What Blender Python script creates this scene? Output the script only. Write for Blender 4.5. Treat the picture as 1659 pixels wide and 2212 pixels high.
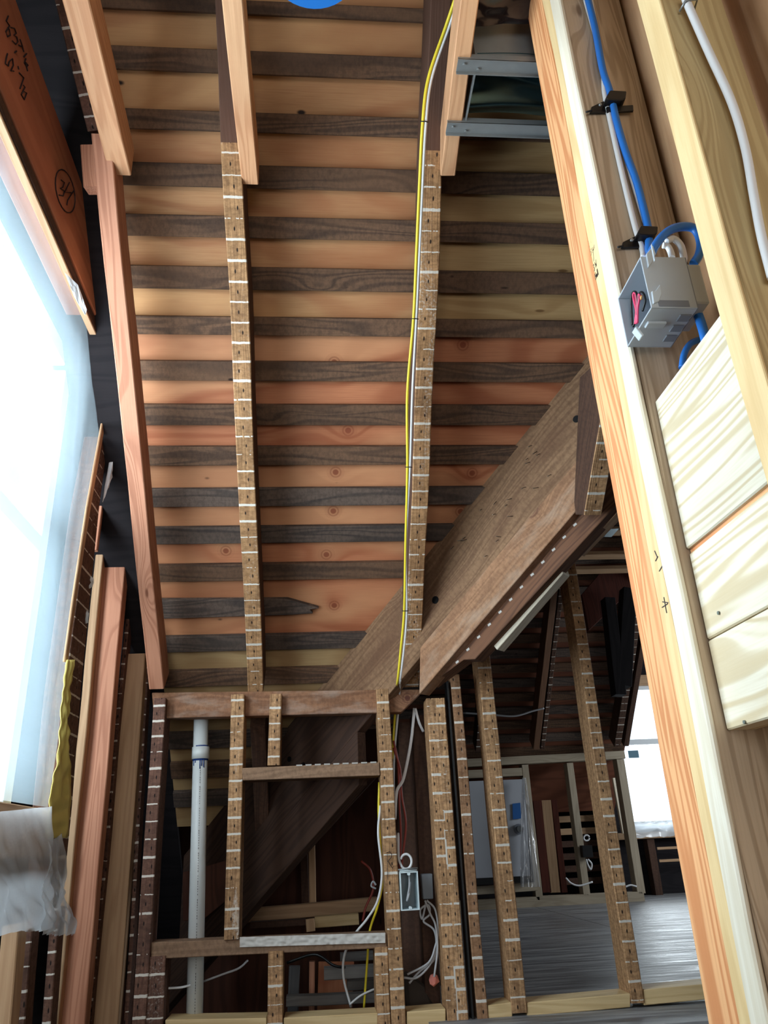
import bpy, bmesh, math, random
from mathutils import Vector, Matrix, noise as mnoise
random.seed(7)
for o in list(bpy.data.objects): bpy.data.objects.remove(o)
S = bpy.context.scene
C = S.collection

# ------------------------------------------------------------------ camera
# Measured from the vanishing points: studs vertical, wall along X, roof at 45 degrees. Eye at the origin.
FPX, PCX, PCY = 1661.0, 829.5, 1106.0
UPc = Vector((-177.5, -3806.0, 1661.0)).normalized()      # world axes seen in camera space (right, down, ahead)
AXc = Vector((1, -.00934, .0855)); AXc = (AXc - UPc * AXc.dot(UPc)).normalized()
AYc = UPc.cross(AXc)
if AYc.z < 0: AYc = -AYc
cam_d = bpy.data.cameras.new('camera'); cam = bpy.data.objects.new('camera', cam_d); C.objects.link(cam)
right = Vector((AXc.x, AYc.x, UPc.x)); down = Vector((AXc.y, AYc.y, UPc.y)); fwd = Vector((AXc.z, AYc.z, UPc.z))
M = Matrix((right, -down, -fwd)).transposed().to_4x4()
cam.matrix_world = M
cam_d.sensor_fit = 'VERTICAL'; cam_d.sensor_height = 36.0; cam_d.sensor_width = 27.0
cam_d.lens = FPX * 36.0 / 2212.0
cam_d.clip_start = .02
S.camera = cam

# ------------------------------------------------------------------ world, lights, exposure
S.view_settings.view_transform = 'Standard'; S.view_settings.look = 'None'
S.view_settings.gamma = 1.0; S.view_settings.use_curve_mapping = False
S.view_settings.exposure = 0.0
S.cycles.max_bounces = 8; S.cycles.diffuse_bounces = 4; S.cycles.transparent_max_bounces = 12
S.cycles.caustics_reflective = False; S.cycles.caustics_refractive = False
S.cycles.sample_clamp_indirect = 6
w = bpy.data.worlds.new('overcast sky'); S.world = w; w.use_nodes = True
w.node_tree.nodes['Background'].inputs[0].default_value = (.72, .86, 1, 1)
w.node_tree.nodes['Background'].inputs[1].default_value = 2.6
def area(name, loc, target, sx, sy, power, col):
    l = bpy.data.lights.new(name, 'AREA'); l.shape = 'RECTANGLE'; l.size = sx; l.size_y = sy; l.energy = power; l.color = col
    o = bpy.data.objects.new(name, l); C.objects.link(o); o.location = loc
    o.rotation_euler = (Vector(target) - Vector(loc)).to_track_quat('-Z', 'Y').to_euler(); return o
area('daylight_left_window', (-.95, 1.30, .78), (0, 1.30, .74), 1.5, 1.5, 74, (.84, .95, 1))
area('stairwell_fill', (-.25, -1.9, .35), (.15, 2.4, .75), 1.9, 1.5, 42, (1, .985, .95))  # fill lamp added behind the camera, standing for unseen stairwell daylight
area('daylight_far_window', (2.75, 7.6, .75), (2.0, 3.5, -.2), 1.2, 1.2, 90, (.85, .95, 1))
area('far_room_fill', (4.25, 4.6, .9), (1.2, 5.0, -.1), 1.2, 1.2, 55, (.88, .95, 1))  # unseen lamp added to brighten the far room; the wall has no window

# ------------------------------------------------------------------ geometry helpers
def V3(*a): return Vector(a)
def ray(px, py):
    d = Vector(((px - PCX) / FPX, (py - PCY) / FPX, 1.0))
    return Vector((d.dot(AXc), d.dot(AYc), d.dot(UPc)))
def on(p, n, c):
    r = ray(*p); return r * (c / Vector(n).dot(r))
def pw(p, y=2.4): return on(p, (0, 1, 0), y)          # on the stud wall (or any plane parallel to it)
def px_(p, x=-.62): return on(p, (1, 0, 0), x)        # on a side wall
def pz(p, z): return on(p, (0, 0, 1), z)              # on a level
RC = 3.10                                             # roof boards lie on Y + Z = RC
def pr(p, c=2.9): return on(p, (0, 1, 1), c)
def pv(p, c=2.616): return on(p, (1, 1, 0), c)        # upright plane through the valley line
NR = Vector((0, -1, -1)).normalized()
NV = Vector((-1, -1, 0)).normalized()
NY = Vector((0, -1, 0)); NXp = Vector((1, 0, 0)); NXm = Vector((-1, 0, 0)); ZUP = Vector((0, 0, 1)); NZm = Vector((0, 0, -1))

def link(name, me, mat, parent=None):
    o = bpy.data.objects.new(name, me); C.objects.link(o)
    if mat is not None: me.materials.append(mat)
    if parent is not None: o.parent = parent; o.matrix_parent_inverse = parent.matrix_world.inverted()
    return o
def tag(o, label, cat, group=None, kind=None):
    if label: o['label'] = label
    if cat: o['category'] = cat
    if group: o['group'] = group
    if kind: o['kind'] = kind
    return o
def frame(origin, x, n):
    x = x.normalized(); z = (n - x * n.dot(x)).normalized(); y = z.cross(x)
    m = Matrix((x, y, z)).transposed().to_4x4(); m.translation = origin; return m
def board(name, a, b, wd, th, n, mat, parent=None, wob=.0012, ch=.0022, seg=None):
    """a, b: ends of the centreline of the seen face; wd: width; th: thickness behind that face."""
    a, b = Vector(a), Vector(b); L = (b - a).length; m = frame(a, b - a, Vector(n))
    if parent is None: pass
    N = seg or max(1, int(L / .09)); h = wd / 2; c = min(ch, wd * .2, th * .3)
    prof = [(-h + c, 0), (h - c, 0), (h, -c), (h, -th + c), (h - c, -th), (-h + c, -th), (-h, -th + c), (-h, -c)]
    bm = bmesh.new(); rings = []; s = random.random() * 50
    for i in range(N + 1):
        t = L * i / N
        dy = wob * mnoise.noise((s, t * 3, 0)) * 2; dz = wob * mnoise.noise((s, 9, t * 3)) * 1.2
        rings.append([bm.verts.new((t, y + dy + wob * .5 * mnoise.noise((s + y * 30, t * 14, z * 9)), z + dz)) for y, z in prof])
    for i in range(N):
        for k in range(8):
            bm.faces.new((rings[i][k], rings[i + 1][k], rings[i + 1][(k + 1) % 8], rings[i][(k + 1) % 8]))
    bm.faces.new(rings[0]); bm.faces.new(rings[-1][::-1])
    bmesh.ops.recalc_face_normals(bm, faces=bm.faces)
    me = bpy.data.meshes.new(name); bm.to_mesh(me); bm.free()
    o = link(name, me, mat)
    o.matrix_world = m
    if parent: bpy.context.view_layer.update(); o.parent = parent; o.matrix_parent_inverse = parent.matrix_world.inverted()
    return o
def prism(name, pts, n, th, mat, grain=None, parent=None, bev=.0018):
    """A slab: outline pts (3-D, coplanar) is the seen face with normal n, body th behind it."""
    pts = [Vector(p) for p in pts]; n = Vector(n).normalized()
    g = Vector(grain) if grain is not None else (pts[1] - pts[0])
    o0 = pts[0]; m = frame(o0, g, n); inv = m.inverted()
    bm = bmesh.new(); lp = [inv @ p for p in pts]
    f = [bm.verts.new((p.x, p.y, 0)) for p in lp]; bk = [bm.verts.new((p.x, p.y, -th)) for p in lp]
    bm.faces.new(f); bm.faces.new(bk[::-1])
    for i in range(len(f)):
        j = (i + 1) % len(f); bm.faces.new((f[j], f[i], bk[i], bk[j]))
    bmesh.ops.recalc_face_normals(bm, faces=bm.faces)
    if bev: bmesh.ops.bevel(bm, geom=list(bm.edges), offset=min(bev, th * .3), segments=1, affect='EDGES')
    me = bpy.data.meshes.new(name); bm.to_mesh(me); bm.free()
    o = link(name, me, mat); o.matrix_world = m
    if parent: bpy.context.view_layer.update(); o.parent = parent; o.matrix_parent_inverse = parent.matrix_world.inverted()
    return o
def spline(pts, n=8):
    pts = [Vector(p) for p in pts]; out = []
    if len(pts) < 3: return pts
    P = [pts[0] * 2 - pts[1]] + pts + [pts[-1] * 2 - pts[-2]]
    for i in range(1, len(P) - 2):
        for k in range(n):
            t = k / n; a, b, c, d = P[i - 1], P[i], P[i + 1], P[i + 2]
            out.append(.5 * ((2 * b) + (c - a) * t + (2 * a - 5 * b + 4 * c - d) * t * t + (3 * b - a - 3 * c + d) * t ** 3))
    out.append(pts[-1]); return out
def tube_bm(bm, pts, r, sides=8, smooth=True, flat=None):
    up = Vector((.31, .22, .93)); prev = None; rings = []
    for i, p in enumerate(pts):
        t = (pts[min(i + 1, len(pts) - 1)] - pts[max(i - 1, 0)]).normalized()
        if prev is None: a = t.cross(up); a = a.normalized() if a.length > .01 else t.orthogonal().normalized()
        else:
            a = prev - t * prev.dot(t); a.normalize()
        prev = a; b = t.cross(a)
        rings.append([bm.verts.new(p + (a * math.cos(q) + b * math.sin(q)) * r) for q in [2 * math.pi * k / sides for k in range(sides)]])
    for i in range(len(rings) - 1):
        for k in range(sides):
            f = bm.faces.new((rings[i][k], rings[i][(k + 1) % sides], rings[i + 1][(k + 1) % sides], rings[i + 1][k])); f.smooth = smooth
    bm.faces.new(rings[0][::-1]); bm.faces.new(rings[-1])
def tube(name, pts, r, mat, parent=None, smooth=True, curved=True, sides=8):
    bm = bmesh.new(); tube_bm(bm, spline(pts) if curved else [Vector(p) for p in pts], r, sides, smooth)
    c = Vector(pts[0])
    bmesh.ops.translate(bm, verts=bm.verts, vec=-c)
    me = bpy.data.meshes.new(name); bm.to_mesh(me); bm.free()
    o = link(name, me, mat); o.location = c
    if parent: bpy.context.view_layer.update(); o.parent = parent; o.matrix_parent_inverse = parent.matrix_world.inverted()
    return o
def strokes(name, polys, r, mat, parent):
    """Ink or pencil lines: polys are lists of 3-D points on the surface."""
    bm = bmesh.new()
    for p in polys: tube_bm(bm, [Vector(q) for q in p], r, 4, False)
    me = bpy.data.meshes.new(name); bm.to_mesh(me); bm.free()
    o = link(name, me, mat); bpy.context.view_layer.update(); o.parent = parent; o.matrix_parent_inverse = parent.matrix_world.inverted()
    return o
def grid(name, fn, nu, nv, mat, parent=None, smooth=True, th=0):
    bm = bmesh.new(); vs = [[bm.verts.new(fn(i / nu, j / nv)) for j in range(nv + 1)] for i in range(nu + 1)]
    for i in range(nu):
        for j in range(nv):
            f = bm.faces.new((vs[i][j], vs[i + 1][j], vs[i + 1][j + 1], vs[i][j + 1])); f.smooth = smooth
    me = bpy.data.meshes.new(name); bm.to_mesh(me); bm.free(); o = link(name, me, mat)
    if th: md = o.modifiers.new('t', 'SOLIDIFY'); md.thickness = th
    if parent: bpy.context.view_layer.update(); o.parent = parent; o.matrix_parent_inverse = parent.matrix_world.inverted()
    return o
def empty(name, loc):
    o = bpy.data.objects.new(name, None); C.objects.link(o); o.location = loc; o.empty_display_size = .05
    bpy.context.view_layer.update(); return o

# ------------------------------------------------------------------ materials
def lin(r, g, b):
    f = lambda c: (c / 255 / 12.92) if c / 255 <= .04045 else ((c / 255 + .055) / 1.055) ** 2.4
    return (f(r), f(g), f(b), 1)
class NT:
    def __init__(s, name):
        s.m = bpy.data.materials.new(name); s.m.use_nodes = True; s.t = s.m.node_tree; s.t.nodes.clear()
        s.out = s.t.nodes.new('ShaderNodeOutputMaterial')
    def n(s, typ, **k):
        x = s.t.nodes.new(typ)
        for a, v in k.items(): setattr(x, a, v)
        return x
    def l(s, a, b): s.t.links.new(a, b)
    def val(s, v, inp):
        if isinstance(v, (int, float)): inp.default_value = v
        elif isinstance(v, (tuple, list)): inp.default_value = v
        else: s.l(v, inp)
    def math(s, op, a, b=0.0, c=None, clamp=False):
        x = s.n('ShaderNodeMath', operation=op, use_clamp=clamp); s.val(a, x.inputs[0]); s.val(b, x.inputs[1])
        if c is not None: s.val(c, x.inputs[2])
        return x.outputs[0]
    def mix(s, f, a, b, mode='MIX'):
        x = s.n('ShaderNodeMix', data_type='RGBA', blend_type=mode); s.val(f, x.inputs[0]); s.val(a, x.inputs[6]); s.val(b, x.inputs[7]); return x.outputs[2]
    def step(s, v, lo, hi, a=0.0, b=1.0):
        x = s.n('ShaderNodeMapRange', interpolation_type='SMOOTHSTEP'); s.val(v, x.inputs[0])
        for i, q in enumerate((lo, hi, a, b)): s.val(q, x.inputs[i + 1])
        return x.outputs[0]
    def noise(s, vec, scale=1.0, det=3.0, rough=.55):
        x = s.n('ShaderNodeTexNoise'); s.l(vec, x.inputs['Vector']); x.inputs['Scale'].default_value = scale
        x.inputs['Detail'].default_value = det; x.inputs['Roughness'].default_value = rough; return x.outputs['Fac']
    def comb(s, a, b, c):
        x = s.n('ShaderNodeCombineXYZ'); s.val(a, x.inputs[0]); s.val(b, x.inputs[1]); s.val(c, x.inputs[2]); return x.outputs[0]
    def bsdf(s, col, rough=.6, spec=.3, metal=0, bump=None, bs=.2, bd=.002, **k):
        p = s.n('ShaderNodeBsdfPrincipled'); s.val(col, p.inputs['Base Color']); s.val(rough, p.inputs['Roughness'])
        p.inputs['Specular IOR Level'].default_value = spec; p.inputs['Metallic'].default_value = metal
        for a, v in k.items(): p.inputs[a].default_value = v
        if bump is not None:
            b = s.n('ShaderNodeBump'); b.inputs['Strength'].default_value = bs; b.inputs['Distance'].default_value = bd
            s.l(bump, b.inputs['Height']); s.l(b.outputs[0], p.inputs['Normal'])
        s.l(p.outputs[0], s.out.inputs[0]); return p
def wood(name, base, grain, var=.12, ringf=24, gamt=.55, rough=.62, knots=(), rknots=.0, knotcol=None, stain=None, stain_amt=0.0, specks=0,
         lath=None, lathx=(-9, 9), stag=False, paint=0.0, stainscale=2.0, axis=1.0, fib=.25, wave=.10, mott=0, patch=None, patch_amt=0):
    t = NT(name); tc = t.n('ShaderNodeTexCoord'); oi = t.n('ShaderNodeObjectInfo')
    sp = t.n('ShaderNodeSeparateXYZ'); t.l(tc.outputs['Object'], sp.inputs[0]); X, Y, Z = sp.outputs
    rnd = oi.outputs['Random']; ro = t.math('MULTIPLY', rnd, 37.0)
    # slow waviness of the grain
    wv = t.noise(t.comb(t.math('MULTIPLY_ADD', X, 1.6, ro), t.math('MULTIPLY', Y, 5.0), t.math('MULTIPLY', Z, 5.0)), 1.0, 2.0)
    yy = t.math('MULTIPLY_ADD', wv, wave, Y)
    kmask = None
    kn = list(knots)
    for (kx, ky, kr) in kn:
        d = t.n('ShaderNodeVectorMath', operation='DISTANCE'); t.l(t.comb(X, Y, 0.0), d.inputs[0]); d.inputs[1].default_value = (kx, ky, 0)
        dd = d.outputs['Value']; e = t.math('EXPONENT', t.math('MULTIPLY', t.math('POWER', t.math('DIVIDE', dd, kr * 2.3), 2.0), -1.0))
        yy = t.math('MULTIPLY_ADD', e, .07, yy)
        rg = t.step(t.math('SINE', t.math('DIVIDE', dd, kr * .085)), -.2, .9, .25, 1.0); wob_ = t.step(dd, kr * .9, kr * 1.25, 1.0, 0.0)
        mk = t.math('MAXIMUM', t.math('MULTIPLY', rg, t.math('MULTIPLY', wob_, .6)), t.step(dd, kr * .3, kr * .5, 1.0, 0.0))
        kmask = mk if kmask is None else t.math('MAXIMUM', kmask, mk)
    if rknots:
        vo = t.n('ShaderNodeTexVoronoi'); vo.inputs['Scale'].default_value = 1.0
        t.l(t.comb(t.math('MULTIPLY_ADD', X, 2.6, ro), t.math('MULTIPLY_ADD', Y, 9.0, ro), 0.0), vo.inputs['Vector'])
        e = t.math('EXPONENT', t.math('MULTIPLY', t.math('POWER', t.math('DIVIDE', vo.outputs['Distance'], .22), 2.0), -1.0))
        yy = t.math('MULTIPLY_ADD', e, .04, yy)
        mk = t.step(vo.outputs['Distance'], rknots * .5, rknots, 1.0, 0.0)
        kmask = mk if kmask is None else t.math('MAXIMUM', kmask, mk)
    g = t.noise(t.comb(t.math('MULTIPLY_ADD', X, .9, ro), t.math('MULTIPLY', yy, ringf * axis), t.math('MULTIPLY', Z, ringf)), 1.0, 1.5, .5)
    rings = t.math('SINE', t.math('MULTIPLY', g, 62.0))
    rings = t.step(rings, -.6, 1.0)
    fine = t.noise(t.comb(t.math('MULTIPLY_ADD', X, 9.0, ro), t.math('MULTIPLY', Y, 320.0), t.math('MULTIPLY', Z, 320.0)), 1.0, 2.0, .6)
    blot = t.noise(t.comb(t.math('MULTIPLY_ADD', X, 2.2, ro), t.math('MULTIPLY_ADD', Y, 7.0, ro), t.math('MULTIPLY', Z, 7.0)), 1.0, 3.0)
    col = t.mix(t.math('MULTIPLY', rings, gamt), base, grain)
    col = t.mix(t.math('MULTIPLY', t.step(fine, .35, .8), fib), col, grain)
    if patch: col = t.mix(t.math('MULTIPLY', t.step(t.noise(t.comb(t.math('MULTIPLY_ADD', X, .8, ro), t.math('MULTIPLY', yy, 3.0), 0.0), 1.0, 1.0), .46, .54), patch_amt), col, patch)
    if mott:
        sw_ = t.noise(t.comb(t.math('MULTIPLY_ADD', X, 95.0, ro), t.math('MULTIPLY', Y, 60.0), t.math('MULTIPLY', Z, 60.0)), 1.0, 4.0, .7)
        col = t.mix(t.math('MULTIPLY', t.step(sw_, .38, .66), mott), col, (grain[0] * .7, grain[1] * .7, grain[2] * .7, 1))
    hsv = t.n('ShaderNodeHueSaturation'); t.l(col, hsv.inputs['Color'])
    t.l(t.math('ADD', t.math('MULTIPLY_ADD', rnd, var, 1 - var * .5), t.math('MULTIPLY_ADD', blot, .5, -.25)), hsv.inputs['Value'])
    col = hsv.outputs[0]
    if stain: 
        sn = t.noise(t.comb(t.math('MULTIPLY_ADD', X, stainscale, ro), t.math('MULTIPLY', Y, stainscale * 3), t.math('MULTIPLY', Z, stainscale * 3)), 1.0, 4.0, .65)
        col = t.mix(t.math('MULTIPLY', t.step(sn, .45, .68), stain_amt), col, stain)
    if specks:
        vs = t.n('ShaderNodeTexVoronoi'); vs.inputs['Scale'].default_value = specks; vs.inputs['Randomness'].default_value = 1
        t.l(t.comb(t.math('MULTIPLY_ADD', X, .55, ro), t.math('ADD', Y, ro), 0.0), vs.inputs['Vector'])
        sg = t.n('ShaderNodeSeparateColor'); t.l(vs.outputs['Color'], sg.inputs[0])
        col = t.mix(t.math('MULTIPLY', t.step(vs.outputs['Distance'], .03, .075, 1.0, 0.0), t.math('GREATER_THAN', sg.outputs[0], .55)), col, lin(44, 28, 22))
        col = t.mix(t.math('MULTIPLY', t.step(vs.outputs['Distance'], .02, .05, .8, 0.0), t.math('LESS_THAN', sg.outputs[0], .06)), col, lin(220, 190, 150))
    if kmask is not None:
        kc = knotcol or (grain[0] * .45, grain[1] * .38, grain[2] * .35, 1)
        col = t.mix(t.math('MULTIPLY', kmask, .8), col, kc)
    if lath:
        per = lath; no = t.n('ShaderNodeSeparateXYZ'); t.l(tc.outputs['Normal'], no.inputs[0])
        front = t.math('GREATER_THAN', no.outputs[2], .5)
        inx = t.math('MULTIPLY', t.math('GREATER_THAN', X, lathx[0]), t.math('LESS_THAN', X, lathx[1]))
        front = t.math('MULTIPLY', front, inx)
        xx = t.math('ADD', X, t.math('MULTIPLY', rnd, .2))
        jit = t.noise(t.comb(t.math('MULTIPLY', X, 60.0), t.math('MULTIPLY', Y, 90.0), ro), 1.0, 3.0)
        if stag:
            side = t.math('GREATER_THAN', Y, 0.0); zone = t.math('GREATER_THAN', t.noise(t.comb(t.math('MULTIPLY', X, 4.5), 0.0, ro), 1.0, 0.0), .52); xx = t.math('MULTIPLY_ADD', t.math('MULTIPLY', side, zone), per * .45, xx)
        u = t.math('DIVIDE', t.math('MULTIPLY_ADD', jit, .004, xx), per)
        u = t.math('MULTIPLY_ADD', t.noise(t.comb(t.math('MULTIPLY', X, 4.0), 0.0, ro), 1.0, 1.0), .7, u)
        cell = t.math('FLOOR', u); fr = t.math('ABSOLUTE', t.math('SUBTRACT', t.math('FRACT', u), .5))
        wn = t.n('ShaderNodeTexWhiteNoise', noise_dimensions='3D'); t.l(t.comb(cell, ro, side if stag else 0.0), wn.inputs['Vector'])
        rc = wn.outputs['Value']
        lw = t.math('MULTIPLY_ADD', rc, .055, .022)
        line = t.math('LESS_THAN', fr, lw)
        brk = t.math('GREATER_THAN', t.math('MULTIPLY_ADD', rc, .30, t.noise(t.comb(t.math('MULTIPLY', X, 9.0), t.math('MULTIPLY', Y, 55.0), ro), 1.0, 3.0)), .50)
        line = t.math('MULTIPLY', line, brk)
        if stag:
            vl = t.math('MULTIPLY', t.math('LESS_THAN', t.math('ABSOLUTE', Y), .0022), t.math('MULTIPLY', zone, t.math('GREATER_THAN', rc, .5))); line = t.math('MAXIMUM', line, vl)
        edge = t.noise(t.comb(t.math('MULTIPLY', X, 3.0), t.math('MULTIPLY', Y, 20.0), ro), 1.0, 4.0)
        if paint: line = t.math('MAXIMUM', line, t.math('MULTIPLY', t.step(edge, .50, .62), t.step(t.noise(t.comb(t.math('MULTIPLY', X, 160.0), t.math('MULTIPLY', Y, 160.0), ro), 1.0, 3.0), .62 - paint * .35, .80 - paint * .35, 0.0, paint)))
        # nail hole with its rust streak half way between two plaster lines
        u2 = t.math('ADD', u, .5); fx = t.math('MULTIPLY', t.math('SUBTRACT', t.math('FRACT', u2), .5), per)
        wn2 = t.n('ShaderNodeTexWhiteNoise', noise_dimensions='3D'); t.l(t.comb(t.math('FLOOR', u2), ro, side if stag else 2.0), wn2.inputs['Vector'])
        ny = t.math('SUBTRACT', Y, t.math('MULTIPLY', t.math('SUBTRACT', wn2.outputs['Value'], .5), .016))
        if stag: ny = t.math('SUBTRACT', ny, t.math('MULTIPLY_ADD', side, .028, -.014))
        dq = t.math('SQRT', t.math('ADD', t.math('POWER', t.math('MULTIPLY', fx, .38), 2.0), t.math('POWER', ny, 2.0)))
        nail = t.math('MULTIPLY', t.step(dq, .0012, .0026, 1.0, 0.0), front)
        band = t.math('MULTIPLY', t.math('SUBTRACT', rc, .5), .55)     # each lath left its own tone
        h2 = t.n('ShaderNodeHueSaturation'); t.l(col, h2.inputs['Color']); t.l(t.math('MULTIPLY_ADD', t.math('MULTIPLY', band, front), .45, 1.0), h2.inputs['Value']); col = h2.outputs[0]
        col = t.mix(t.math('MULTIPLY', line, front), col, lin(214, 208, 198))
        col = t.mix(nail, col, lin(28, 20, 18))
    bump = t.math('ADD', t.math('MULTIPLY', fine, .5), t.math('MULTIPLY', rings, .4))
    t.bsdf(col, rough, .25, bump=bump, bs=.35, bd=.0012)
    return t.m
def plain(name, col, rough=.5, metal=0, spec=.4, nz=0, **k):
    t = NT(name)
    tc = t.n('ShaderNodeTexCoord'); f = t.noise(tc.outputs['Object'], 40.0, 3.0)
    c = t.mix(t.math('MULTIPLY', f, nz), col, (col[0] * .4, col[1] * .4, col[2] * .4, 1)) if nz else col
    t.bsdf(c, rough, spec, metal, bump=f, bs=.08, bd=.001, **k); return t.m

# new timber
M_orange = wood('fir new orange', lin(228, 172, 122), lin(190, 118, 72), ringf=20, gamt=.75, knots=((.25, .0, .018), (-.55, .01, .016), (-1.0, -.02, .014)), wave=.045)
M_yellow = wood('pine new yellow', lin(226, 198, 148), lin(196, 158, 104), ringf=10, gamt=.35, wave=.03)
M_white = wood('spruce new pale', lin(232, 224, 206), lin(206, 190, 160), ringf=12, gamt=.35, wave=.03)
M_greyspf = wood('spruce rough grey', lin(196, 176, 152), lin(150, 128, 104), ringf=34, gamt=.6, rknots=.07, wave=.02)
M_green = wood('pine greenish stud', lin(194, 172, 126), lin(160, 134, 92), ringf=30, gamt=.55, rknots=.08, wave=.03)
M_brownpan = wood('pine brown panel', lin(186, 148, 112), lin(148, 108, 76), ringf=6, gamt=.5, rknots=.06, wave=.05)
M_plankw = wood('spruce wide plank', lin(226, 218, 196), lin(190, 170, 132), ringf=22, gamt=.75, knots=((.16, -.005, .010), (.09, .06, .006)), knotcol=lin(176, 124, 74), wave=.03)
M_red = wood('fir new red', lin(196, 140, 112), lin(160, 104, 80), ringf=26, gamt=.6, rknots=.06, wave=.03)
M_joist = wood('fir new joist', lin(214, 162, 122), lin(178, 118, 80), ringf=22, gamt=.45, rknots=.09, patch=lin(232, 190, 146), patch_amt=.4, wave=.05)
M_palefir = wood('fir pale', lin(192, 158, 124), lin(158, 122, 90), ringf=16, gamt=.4, rknots=.07, wave=.03)
M_cream = wood('pine cream block', lin(222, 194, 146), lin(188, 154, 104), ringf=18, gamt=.4, wave=.04)
M_header = wood('laminated header', lin(186, 128, 96), lin(146, 88, 64), ringf=7, gamt=.5, patch=lin(176, 104, 82), patch_amt=.5, wave=.04)
M_knee = wood('kiln dried knee wall', lin(170, 158, 138), lin(138, 124, 104), ringf=16, gamt=.35, rknots=.05)
# old timber
old_a, old_b = lin(196, 154, 112), lin(118, 84, 58)
def lathwood(name, base=old_a, grain=old_b, **k): return wood(name, base, grain, ringf=30, gamt=.45, fib=.4, var=.15, rough=.8, mott=.55, wave=.05, **k)
M_lath = lathwood('old stud plaster lines', lath=.047, paint=.12)
M_lathb = lathwood('old stud brick lines', lin(156, 118, 88), lath=.052, paint=.25)
M_lathp = lathwood('old stud plaster smears', lath=.047, paint=.75)
M_lath2 = lathwood('old double stud plaster lines', lath=.050, stag=True, paint=.3)
M_lathd = lathwood('old dark stud plaster lines', lin(116, 84, 70), lin(78, 54, 46), lath=.047, paint=.25)
M_lathr = wood('old rafter plaster lines', lin(156, 116, 80), lin(106, 76, 52), ringf=30, gamt=.4, fib=.4, rough=.75, lath=.052, lathx=(-9, 1.53), paint=.15, stain=lin(120, 70, 40), stain_amt=.4)
M_lathr2 = wood('old rafter double plaster lines', lin(150, 108, 74), lin(98, 70, 50), ringf=30, gamt=.4, fib=.4, rough=.75, lath=.052, lathx=(-9, 1.53), stag=False, paint=.35, stain=lin(120, 70, 40), stain_amt=.4)
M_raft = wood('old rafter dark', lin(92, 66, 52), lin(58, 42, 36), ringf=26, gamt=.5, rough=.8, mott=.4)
M_dark = wood('old roof board', lin(118, 90, 70), lin(62, 50, 44), ringf=16, gamt=.6, rough=.85, rknots=.05, stain=lin(110, 82, 62), stain_amt=.45, var=.35, specks=12, mott=.4)
M_darkg = wood('old roof board grey', lin(106, 90, 80), lin(56, 51, 50), ringf=16, gamt=.6, rough=.85, rknots=.05, stain=lin(98, 88, 80), stain_amt=.35, var=.3, specks=12, mott=.4)
M_valley = wood('old valley plank', lin(146, 114, 86), lin(104, 76, 56), ringf=18, gamt=.5, rough=.8, stain=lin(92, 62, 46), stain_amt=.5, knots=((.58, .02, .02), (1.86, .02, .03)), knotcol=lin(30, 20, 20), mott=.4)
M_vshade = wood('shaded old valley plank', lin(74, 54, 44), lin(46, 34, 30), ringf=18, gamt=.5, rough=.85)  # valley wood with the attic shade painted into its colour
M_valley2 = wood('old valley rafter', lin(160, 120, 90), lin(112, 80, 60), ringf=12, gamt=.4, rough=.8, stain=lin(190, 170, 150), stain_amt=.35, stainscale=5, knots=((.53, .01, .03),), knotcol=lin(88, 54, 44), mott=.4)
M_bot = wood('old valley bottom strip', lin(120, 84, 62), lin(76, 52, 42), ringf=20, gamt=.6, rough=.8)
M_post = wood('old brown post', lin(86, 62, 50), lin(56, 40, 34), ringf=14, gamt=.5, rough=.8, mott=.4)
M_beam = wood('old ribbon beam', lin(150, 108, 80), lin(106, 72, 52), ringf=18, gamt=.5, rough=.75, knots=((pw((880, 1503), 2.43).x - pw((328, 1496), 2.43).x, pw((880, 1508), 2.43).z - pw((328, 1496), 2.43).z, .022),), knotcol=lin(72, 34, 30), stain=lin(205, 196, 186), stain_amt=.25, stainscale=6, mott=.4)
M_sillw = wood('old sill with plaster', lin(150, 120, 96), lin(104, 80, 62), ringf=18, gamt=.4, rough=.8, stain=lin(214, 210, 204), stain_amt=.0, mott=.4)
M_rplank = wood('far red plank', lin(96, 50, 40), lin(66, 36, 30), ringf=12, gamt=.4, rough=.8)
# roof plywood
M_plyA = wood('roof plywood tan', lin(196, 148, 104), lin(156, 94, 58), ringf=3.2, gamt=.45, rough=.6, rknots=.045, fib=.35, patch=lin(206, 158, 108), patch_amt=.6, specks=9, stain=lin(160, 100, 66), stain_amt=.45, stainscale=1.5)
M_plyB = wood('roof plywood yellow', lin(190, 156, 110), lin(150, 112, 68), ringf=5.5, gamt=.45, rough=.6, rknots=.05, fib=.35, specks=8)
M_plyC = wood('roof plywood red', lin(192, 126, 90), lin(148, 78, 50), ringf=3.4, gamt=.55, rough=.6, rknots=.04, fib=.35, patch=lin(208, 154, 112), patch_amt=.6, specks=10, stain=lin(158, 92, 62), stain_amt=.4, stainscale=1.5,
              knots=tuple((on((a, b), (0, 1, 1), 3.13).x + .515, (1.355 - on((a, b), (0, 1, 1), 3.13).z) * -1.4142, .023) for a, b in
                          ((722, 783), (752, 930), (725, 1020), (720, 1104), (705, 1198), (722, 1308), (1020, 1022), (488, 1190), (1000, 745), (995, 1105))), knotcol=lin(128, 62, 42))
M_plyD = wood('roof plywood pale', lin(190, 160, 116), lin(150, 110, 72), ringf=4, gamt=.45, rough=.6, rknots=.04, specks=9)
M_wallply = wood('dark board siding', lin(92, 58, 46), lin(60, 38, 32), ringf=7, gamt=.5, rough=.85, rknots=.05)
M_sheath = wood('dark sheathing', lin(34, 31, 34), lin(20, 19, 23), ringf=9, gamt=.5, rough=.9)
M_floor = None
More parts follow.
